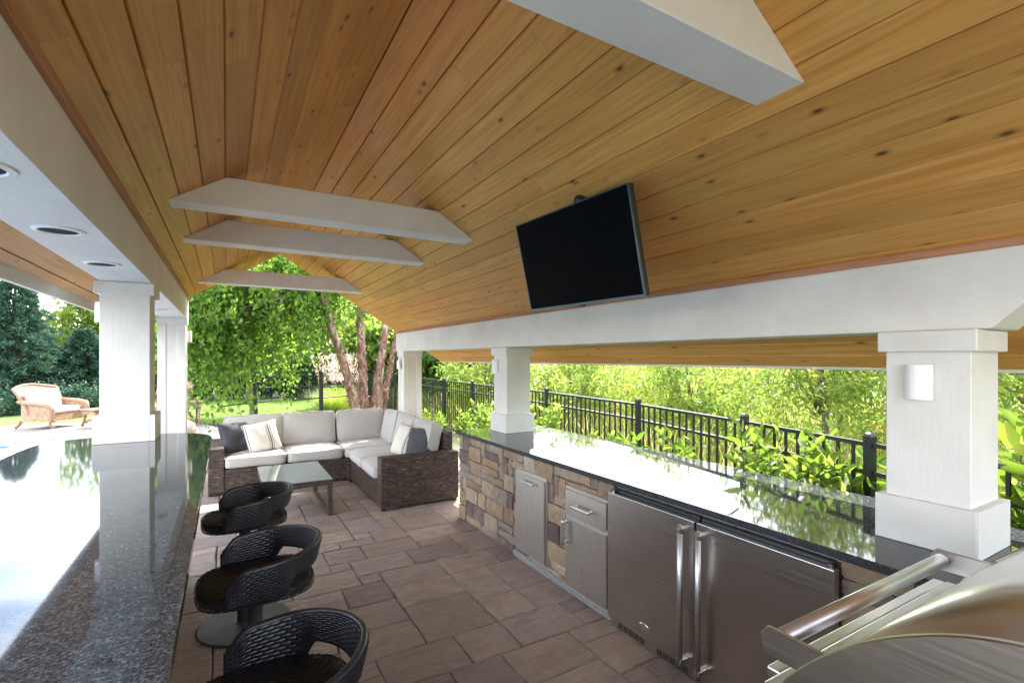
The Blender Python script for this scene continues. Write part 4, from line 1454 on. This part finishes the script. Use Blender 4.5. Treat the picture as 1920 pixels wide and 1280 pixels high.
for s_ in starts[::5]:
    src_ = Vector(stems[0][4]) if s_[0] < -0.2 else Vector(stems[2][4])
    limbs(src_, [tuple(s_)], 0.028, 0.010, 'grey_bark', birch, 'branch', 0.12, int(abs(s_[0]) * 1000) % 97)
# one low spray of leaves hanging over the seat back
# small dense tree on the lawn and the greenery beyond
tree('lawn_tree', 'dense small tree with slim straight trunk standing on the lawn', 'tree', (0.66, 16.4, 0), 4.6, (-0.1, 0, 3.1), (2.3, 2.0, 1.75), 16000, (0.12, 0.075), 'dark_leaf', 'grey_bark', 31, trunk_r=0.07, clumps=90, droop=0.7)
BT_ = [(-2.8, 28, 7.5, 3.4), (1.5, 29, 8.5, 4.0), (5.4, 27, 7.0, 3.4), (8.6, 23, 5.5, 3.0), (5.6, 18.5, 3.6, 2.0), (7.2, 15.2, 3.2, 1.9), (12.5, 26, 7, 4.2)]
for q, (x, y, h, rr_) in enumerate(BT_):
    tree('background_tree', ['tall leafy tree beyond the lawn fence', 'tall leafy tree behind the birch stems'][0 if x < 3 else 1], 'tree', (x, y, 0), h, (0, 0, h * 0.52), (rr_, rr_ * 0.8, h * 0.47), 15000, (0.22, 0.14), 'birch_leaf' if q % 2 else 'willow_leaf', 'grey_bark', 50 + q, 'trees beyond the lawn' if x < 3 else 'trees behind the birch', 0.16, 0.6, 110, 0.2, 0.35)


# hedge bushes along the far fence
for q in range(9):
    r = np.random.default_rng(400 + q)
    e = empty('hedge_bush', 'dark rounded hedge bush behind the far lawn fence', 'bush', (-4.6 + q * 1.25, 24.6 - 0.22 * q, 0), 0, 'hedge behind the far fence')
    limbs((0, 0, -0.05), [(0.3, 0.1, 1.2), (-0.3, 0, 1.2), (0, 0.2, 1.4)], 0.04, 0.015, 'grey_bark', e, 'stem', 0.06, q)
    P, wh = crown_points(5000, (0, 0, 1.05), (0.95, 0.7, 1.0), r, 50, 0.32, 0.3)
    D = rand_dirs(5000, r)
    mesh_obj('foliage', leaf_mesh('foliage', P, D, 0.13, 0.08, np.clip(r.normal(0.4, 0.25, 5000), 0, 1), q, 0.3), 'dark_leaf', e)

# spruces on the left: whorls of drooping needle sprays
def spruce(base, h, rad, label, seed, nb=150, mat='spruce_needle'):
    r = np.random.default_rng(seed)
    e = empty('spruce_tree', label, 'tree', base)
    tube('trunk', [(0, 0, -0.1), (0, 0, h * 0.5), (0, 0, h)], [0.16, 0.10, 0.015], 'grey_bark', e, 8)
    Ps, Ds = [], []
    for b in range(nb):
        f = (b + r.uniform(0, 1)) / nb
        z = h * (0.03 + 0.97 * f)
        ln = rad * (1 - f) ** 0.85 * r.uniform(0.75, 1.1) + 0.12
        a = b * 2.39996 + r.normal(0, 0.2)
        m = int(40 + 260 * ln / rad)
        t_ = r.uniform(0.08, 1, m) ** 0.8
        side = r.normal(0, 0.16, m) * ln * (1.15 - t_)
        x = np.cos(a) * t_ * ln - np.sin(a) * side; y = np.sin(a) * t_ * ln + np.cos(a) * side
        zz = z + 0.10 * ln * np.sin(t_ * 2.2) - 0.22 * ln * t_ ** 2 + r.normal(0, 0.03, m)
        Ps.append(np.stack([x, y, zz], 1))
        d = np.stack([np.cos(a) + r.normal(0, .55, m), np.sin(a) + r.normal(0, .55, m), r.normal(0.05, .4, m)], 1)
        Ds.append(d)
    P, D = np.concatenate(Ps), np.concatenate(Ds)
    mesh_obj('crown', leaf_mesh('crown', P, D, 0.17, 0.035, np.clip(r.normal(0.5, 0.25, len(P)), 0, 1), seed), mat, e)


spruce((-5.95, 22.0, 0), 4.5, 1.9, 'tall blue-green spruce beyond the patio chairs', 61, 190)
spruce((-4.35, 22.6, 0), 2.7, 1.35, 'shorter dark spruce standing between the tall spruce and the willow', 62, 130)
spruce((-8.8, 23.5, 0), 5.2, 2.2, 'broad blue-green spruce farther along the lawn beside the tall spruce', 63, 150)
# willow-like tree and leafy tree behind the spruces
rw = np.random.default_rng(71)
wt = empty('willow_tree', 'willow with hanging pale green fronds behind the dark spruce', 'tree', (-5.3, 28, 0))
tube('trunk', [(0, 0, -0.1), (0.1, 0, 1.5), (0, 0, 3.0)], [0.25, 0.2, 0.1], 'grey_bark', wt)
st_ = np.array([0.2, 0, 3.0]) + rand_dirs(160, rw) * np.array([2.2, 1.6, 0.9])
P, D, wh = weeping(st_, 560, rw, (0.8, 2.0), 32, 0.2)
mesh_obj('crown', leaf_mesh('crown', P, D, 0.17, 0.03, np.clip(rw.normal(0.4, 0.25, len(P)), 0, 0.95), 4), 'willow_leaf', wt)
tree('background_tree', 'round bright leafy tree rising behind the spruces', 'tree', (-9.8, 33, 0), 3.5, (0, 0, 1.9), (3.4, 2.6, 1.6), 14000, (0.24, 0.15), 'birch_leaf', 'grey_bark', 73, None, 0.2, 0.5, 100, 0.2, 0.35)
tree('background_tree', 'wide leafy tree filling the gap between the willow and the lawn tree', 'tree', (-2.4, 31, 0), 6.4, (0, 0, 3.3), (3.2, 2.6, 3.0), 14000, (0.24, 0.15), 'willow_leaf', 'grey_bark', 74, None, 0.2, 0.5, 100, 0.2, 0.35)
tree('background_tree', 'leafy tree at the pool end of the lawn behind the broad spruce', 'tree', (-17, 30, 0), 9.0, (0, 0, 4.6), (4.6, 3, 4.4), 14000, (0.24, 0.15), 'dark_leaf', 'grey_bark', 75, None, 0.2, 0.5, 100, 0.2, 0.35)
# low juniper under the spruces
for q, (x, y) in enumerate(((-6.9, 20.3), (-4.9, 20.8))):
    r = np.random.default_rng(80 + q)
    P, wh = crown_points(5000, (0, 0, 0.35), (1.5, 0.7, 0.45), r, 40, 0.3, 0.3)
    D = rand_dirs(5000, r); D[:, 2] = np.abs(D[:, 2])
    e = empty('juniper_bush', ['low spreading juniper at the foot of the tall spruce', 'low spreading juniper between the two spruces'][q], 'bush', (x, y, 0))
    mesh_obj('foliage', leaf_mesh('foliage', P, D, 0.10, 0.03, r.uniform(0, 1, 5000), q), 'spruce_needle', e)
    limbs((0, 0, -0.05), [(0.5, 0.1, 0.4), (-0.5, 0, 0.4), (0, 0.2, 0.5)], 0.03, 0.01, 'grey_bark', e, 'stem', 0.05, q)

# young willow-like trees beyond the kitchen fence
RT = [(6.2, 1.2, 3.9), (6.6, 3.4, 3.7), (7.0, 5.8, 2.5), (6.4, 8.4, 2.4), (8.6, 2.0, 4.4), (9.4, 4.6, 3.7), (10.2, 7.6, 2.9), (8.8, 10.6, 2.7), (6.3, 11.8, 2.7), (5.4, -1.0, 3.2), (12.5, 12.0, 3.2), (13, 4.0, 4.0)]
for q, (x, y, h) in enumerate(RT):
    r = np.random.default_rng(100 + q)
    e = empty('young_tree', 'slender young tree with narrow yellow-green leaves beyond the kitchen fence', 'tree', (x, y, -0.05), 0, 'young trees beyond the kitchen fence')
    tube('trunk', [(0, 0, -0.1), (0.05, 0.02, h * 0.3), (-0.04, 0.08, h * 0.6), (0.05, 0.1, h * 0.95)], [0.05, 0.04, 0.026, 0.008], 'grey_bark', e, 8)
    tips = [(math.cos(a) * r.uniform(.5, 1.3), math.sin(a) * r.uniform(.5, 1.3), h * r.uniform(0.45, 0.95)) for a in np.linspace(0, 6.2, 9)]
    limbs((0.0, 0.05, h * 0.28), tips, 0.02, 0.006, 'grey_bark', e, 'limb', 0.12, q)
    P, wh = crown_points(11000, (0, 0, h * 0.5), (1.5, 1.5, h * 0.46), r, 120, 0.2, 0.15)
    D = rand_dirs(11000, r); D[:, 2] -= 0.5
    tn = np.clip(r.normal(0.45, 0.25, 11000) + r.normal(0, 0.22, 120)[wh], 0, 0.96)
    tn[r.uniform(size=11000) < 0.012] = 1.0
    mesh_obj('crown', leaf_mesh('crown', P, D, 0.115, 0.024, tn, q, 0.2), 'willow_leaf', e)
# wild growth under them
n = 26000
P = np.stack([NR.uniform(4.6, 17, n), NR.uniform(-4, 18, n), np.full(n, -0.09)], 1)
D = NR.normal(0, 0.3, (n, 3)); D[:, 2] = 1
mesh_obj('wild_grass', leaf_mesh('wild_grass', P, D, 0.75, 0.022, NR.uniform(0, 1, n), 9, 0, 0.5), 'meadow', kind='stuff', label='tall wild grass and weeds beyond the kitchen fence', cat='grass')


# broad-leaved shrubs between the counter and the fence: upright leafy stems
def shrub(x, y, h, nst, spread, leaf, label, seed, mat='shrub_leaf', name='leafy_shrub', per=26, group=None):
    r = np.random.default_rng(seed)
    e = empty(name, label, 'shrub', (x, y, -0.08), 0, group)
    Ps, Ds = [], []
    for s_ in range(nst):
        a = r.uniform(0, 2 * np.pi); q = spread * np.sqrt(r.uniform(0, 1))
        hh = h * r.uniform(0.7, 1.05)
        tip = np.array([np.cos(a) * q, np.sin(a) * q, hh]); b0 = tip * np.array([0.25, 0.25, 0])
        mid = (b0 + tip) / 2 + np.array([np.cos(a), np.sin(a), 0]) * 0.06
        pts = [tuple(b0), tuple(mid), tuple(tip)]
        mesh_obj('stem', tube_mesh('stem', pts, [0.007, 0.005, 0.003], 5), 'grey_bark', e, smooth=True)
        t_ = np.linspace(0.25, 1.0, per)
        base = (1 - t_)[:, None] ** 2 * b0 + 2 * ((1 - t_) * t_)[:, None] * mid + (t_ ** 2)[:, None] * tip
        ang = np.arange(per) * 2.4 + r.uniform(0, 6)
        d = np.stack([np.cos(ang), np.sin(ang), np.full(per, 0.45) + 0.5 * (t_ > 0.92)], 1) + r.normal(0, 0.2, (per, 3))
        Ps.append(base); Ds.append(d)
    P, D = np.concatenate(Ps), np.concatenate(Ds)
    tn = np.clip(r.normal(0.5, 0.25, len(P)), 0, 1)
    mesh_obj('foliage', leaf_mesh('foliage', P, D, leaf[0], leaf[1], tn, seed, 0.4, broad=True), mat, e)


shrub(3.58, 3.35, 1.08, 22, 0.36, (0.10, 0.045), 'small bright leafy shrub against the fence by the middle of the counter', 201)
shrub(3.6, 4.05, 0.98, 14, 0.28, (0.095, 0.04), 'low bright shrub next to the column on the far part of the counter', 202)
shrub(3.52, 2.15, 1.24, 56, 0.36, (0.105, 0.045), 'big bright green leafy shrub between counter and fence near the grill column', 203, per=24)
shrub(3.46, 1.62, 1.10, 48, 0.30, (0.105, 0.047), 'dense low leafy shrub right beside the column near the grill', 204, per=24)
shrub(3.42, 0.62, 1.55, 32, 0.26, (0.16, 0.08), 'tall broad-leaved shrub behind the grill column', 205, per=22)
shrub(3.55, 5.65, 1.12, 34, 0.5, (0.075, 0.042), 'round small-leaved bush by the fence past the counter end', 206, per=40)
shrub(3.55, 6.9, 1.05, 30, 0.5, (0.075, 0.042), 'small-leaved bush by the fence behind the sofa run', 207, per=40)
shrub(3.3, 8.9, 0.8, 16, 0.35, (0.09, 0.05), 'low leafy plant beside the birch stems', 208, per=26)

# ornamental grasses with plumes
def fountain_grass(x, y, h, label, seed, plume=True, n=900):
    r = np.random.default_rng(seed)
    e = empty('ornamental_grass', label, 'grass', (x, y, -0.05))
    segs = 5
    a = r.uniform(0, 2 * np.pi, n); q = r.uniform(0.15, 0.75, n) * h * 0.62; hh = h * r.uniform(0.6, 1, n) * 0.72
    V, F = [], []
    tt = np.linspace(0, 1, segs)
    ca, sa = np.cos(a), np.sin(a)
    for k_, t_ in enumerate(tt):
        rr_ = 0.06 + q * t_ ** 1.6
        z = hh * (1.45 * t_ - 0.45 * t_ ** 3)
        wd = 0.006 * (1 - t_ * 0.9)
        V.append(np.stack([ca * rr_ - sa * wd, sa * rr_ + ca * wd, z], 1)); V.append(np.stack([ca * rr_ + sa * wd, sa * rr_ - ca * wd, z], 1))
    V = np.stack(V, 1)
    idx = np.arange(n * segs * 2).reshape(n, segs * 2)
    F = np.concatenate([np.stack([idx[:, 2 * k_], idx[:, 2 * k_ + 1], idx[:, 2 * k_ + 3], idx[:, 2 * k_ + 2]], 1) for k_ in range(segs - 1)])
    mesh_obj('blades', np_mesh('blades', V.reshape(-1, 3), F, np.tile(r.uniform(0, 1, n), segs - 1)), 'grass_blade', e, kind='stuff')
    if plume:
        m = 90
        a = r.uniform(0, 2 * np.pi, m); q = r.uniform(0.05, 0.42, m) * h
        Pp, Dp = [], []
        for k_ in range(26):
            t_ = k_ / 25
            Pp.append(np.stack([np.cos(a) * q * (0.75 + 0.3 * t_), np.sin(a) * q * (0.75 + 0.3 * t_), h * (0.78 + 0.42 * t_) * r.uniform(0.93, 1.0, m)], 1) + r.normal(0, 0.012, (m, 3)))
            Dp.append(np.stack([np.cos(a) * .3, np.sin(a) * .3, np.ones(m)], 1) + r.normal(0, 0.3, (m, 3)))
        Pp, Dp = np.concatenate(Pp), np.concatenate(Dp)
        mesh_obj('plumes', leaf_mesh('plumes', Pp, Dp, 0.07, 0.006, r.uniform(0, 1, len(Pp)), seed), 'plume', e, kind='stuff')


fountain_grass(2.05, 11.6, 1.45, 'fountain grass clump with bright arching blades behind the towel posts', 301, False, 2600)
fountain_grass(2.42, 12.7, 1.55, 'tall grass with pinkish feathery plumes beside the birch', 302, True, 1800)

# ------------------------------------------------------------------ towel posts behind the sofa
def towel_post(x, y, h, label, tilt, arms):
    e = empty('towel_post', label, 'post', (x, y, 0), 0, 'black posts behind the sofa')
    e.rotation_euler = (0, R(tilt), 0)
    mesh_obj('pole', lathe_mesh('pole', [(0.0, 0.0), (0.13, 0.0), (0.13, 0.015), (0.05, 0.03), (0.043, 0.06), (0.043, h - 0.11), (0.05, h - 0.10), (0.05, h - 0.075), (0.035, h - 0.065), (0.055, h - 0.04), (0.058, h - 0.03), (0.03, h - 0.012), (0.03, h), (0.0, h + 0.008)], 16), 'bronze_metal', e, smooth=False)
    for z, ang, l0, l1, dz in arms:
        d = Vector((math.cos(R(ang)), math.sin(R(ang)), 0))
        a, b = Vector((0, 0, z - dz)) - d * l0, Vector((0, 0, z + dz)) + d * l1
        rod = tube('arm', [a, b], 0.013, 'bronze_metal', e, 8)
        for q in (a, b):
            mesh_obj('arm_knob', lathe_mesh('arm_knob', [(0, -0.028), (0.018, -0.02), (0.024, 0), (0.018, 0.02), (0, 0.028)], 10), 'bronze_metal', rod, q, smooth=True)


towel_post(0.513, 10.6, 1.46, 'black post with crossed arms standing closer to the lawn tree', -2.5, [(1.13, -25, 0.30, 0.32, 0.0), (0.86, 28, 0.62, 0.62, 0.0)])
towel_post(1.672, 10.6, 1.46, 'black post with crossed arms standing in front of the arching grass', 0, [(1.13, -25, 0.38, 0.42, 0.0), (0.90, 28, 0.62, 0.66, 0.0)])

# ------------------------------------------------------------------ patio furniture across the pool deck
def rattan_chair(x, y, rz, label, w=1.0, cushioned=True):
    e = empty('wicker_armchair', label, 'chair', (x, y, 0), R(rz), 'tan wicker patio furniture')
    o0 = Vector((0, 0, 0))
    kw = dict(parent=e, cu=0.055, cv=0.022, mats=('tan_core', 'tan_wicker'), org=o0)
    hw = w / 2
    # faces -y; seat box, flared curved back, rolled arms, curled feet
    wbox('seat_base', -hw + 0.08, hw - 0.08, -0.36, 0.30, 0.17, 0.36, ['-y', '-x', '+x'], seed=41, **kw)
    def back(u, v):
        f = u / 1.0; zf = v / 0.68
        x_ = (f - 0.5) * (w - 0.1 + 0.22 * zf)
        crest = 0.09 * np.cos((f - 0.5) * np.pi)
        return np.stack([x_, 0.27 + 0.30 * zf ** 1.2 - 0.16 * (2 * (f - 0.5)) ** 2, 0.36 + (0.60 + crest) * zf], 1)
    for sg in (1, -1):
        S = (lambda u, v: back(u, v)) if sg > 0 else (lambda u, v: back(1.0 - u, v) + np.array([0, 0.02, 0]))
        mesh_obj('backrest', weave_mesh('backrest', S, 1.0, 0.68, 0.05, 0.022, 0.006, gap=0.03, seed=42), 'tan_wicker', e)
    rim = [tuple(p_) for p_ in back(np.r_[np.zeros(8), np.linspace(0, 1, 17), np.ones(8)], np.r_[np.linspace(0, 0.68, 8), np.full(17, 0.68), np.linspace(0.68, 0, 8)])]
    tube('back_rim', rim, 0.030, 'tan_core', e, 8)
    for s_ in (-1, 1):
        xa = s_ * (hw - 0.02)
        tube('arm', [(xa, 0.36, 0.66), (xa + s_ * 0.04, 0.1, 0.63), (xa + s_ * 0.05, -0.2, 0.60), (xa + s_ * 0.03, -0.40, 0.56), (xa, -0.45, 0.45), (xa - s_ * 0.01, -0.42, 0.25), (xa - s_ * 0.01, -0.40, 0.10)], [0.045, 0.055, 0.06, 0.06, 0.055, 0.045, 0.035], 'tan_core', e, 10)
        def side(u, v, xa=xa):
            return np.stack([np.full(len(u), xa), -0.40 + u, 0.18 + v * (0.40 + 0.0 * u) / 0.4], 1)
        mesh_obj('side_panel', weave_mesh('side_panel', side, 0.70, 0.42, 0.05, 0.022, 0.006, gap=0.03, seed=43), 'tan_wicker', e)
        for yy, out in ((-0.40, -0.07), (0.32, 0.12)):
            tube('foot', [(xa * 0.97, yy, 0.2), (xa * 0.97, yy + out * 0.4, 0.09), (xa * 0.98, yy + out, 0.035)], [0.04, 0.034, 0.038], 'tan_core', e, 8)
    if cushioned:
        cushion('seat_cushion', (0, -0.04, 0.43), w - 0.2, 0.68, 0.14, 'pink_fabric', e, o0, seed=51, pipe=False)
        cushion('back_cushion', (0, 0.22, 0.70), w - 0.22, 0.46, 0.16, 'pink_fabric', e, o0, (R(72), 0, 0), 0.05, 52, False)


rattan_chair(-3.75, 16.35, 60, 'tan wicker armchair with pale pink cushions on the patio by the pool')


def rattan_table(x, y, rz, label, w=0.62, d=0.62, h=0.46):
    e = empty('wicker_table', label, 'table', (x, y, 0), R(rz), 'tan wicker patio furniture')
    o0 = Vector((0, 0, 0))
    b_ = box('top', -w / 2, w / 2, -d / 2, d / 2, h - 0.04, h, 'tan_core', e, 0.016, 2)
    wbox('apron', -w / 2 + 0.06, w / 2 - 0.06, -d / 2 + 0.06, d / 2 - 0.06, h - 0.14, h - 0.041, ['-y', '-x', '+x', '+y'], parent=e, cu=0.05, cv=0.022, mats=('tan_core', 'tan_wicker'), org=o0, seed=44)
    box('shelf', -w / 2 + 0.09, w / 2 - 0.09, -d / 2 + 0.09, d / 2 - 0.09, 0.15, 0.18, 'tan_core', e, 0.008)
    for sx_ in (-1, 1):
        for sy_ in (-1, 1):
            tube('leg', [(sx_ * (w / 2 - 0.07), sy_ * (d / 2 - 0.07), h - 0.05), (sx_ * (w / 2 - 0.10), sy_ * (d / 2 - 0.10), 0.2), (sx_ * (w / 2 - 0.06), sy_ * (d / 2 - 0.06), 0.03)], [0.032, 0.026, 0.034], 'tan_core', e, 8)


rattan_table(-2.72, 15.75, 40, 'tan wicker side table in front of the wicker armchair')
rattan_chair(-1.45, 16.6, -35, 'tan wicker armchair half hidden behind the bar columns', 0.95)
rattan_table(-0.78, 14.9, 10, 'small tan wicker table by the lawn path light', 0.5, 0.5, 0.62)

# path light, rocks
pl_ = empty('path_light', 'small dark mushroom path light at the lawn edge', 'lamp', (-0.602, 13.6, 0))
tube('stake', [(0, 0, -0.02), (0, 0, 0.53)], 0.012, 'bronze_metal', pl_, 8)
mesh_obj('hat', lathe_mesh('hat', [(0.0, 0.585), (0.02, 0.58), (0.10, 0.535), (0.105, 0.525), (0.0, 0.53)], 20), 'bronze_metal', pl_)


def rock(x, y, s_, label, seed):
    bm = bmesh.new()
    bmesh.ops.create_icosphere(bm, subdivisions=3, radius=1)
    for vv in bm.verts:
        n_ = 1 + 0.28 * noise.noise(vv.co * 1.6 + Vector((seed, 0, 0))) + 0.10 * noise.noise(vv.co * 4 + Vector((0, seed, 0)))
        vv.co = Vector((vv.co.x * s_[0], vv.co.y * s_[1], max(vv.co.z, -0.6) * s_[2])) * n_
    mesh_obj('boulder', from_bm(bm, 'boulder'), 'rock', None, (x, y, s_[2] * 0.45), smooth=True, label=label, cat='rock', group='boulders at the lawn edge')


rock(-0.758, 12.2, (0.26, 0.22, 0.28), 'rounded boulder beside the bar end column', 3)
rock(-0.175, 10.4, (0.30, 0.2, 0.17), 'low reddish boulder just behind the sofa arm', 8)
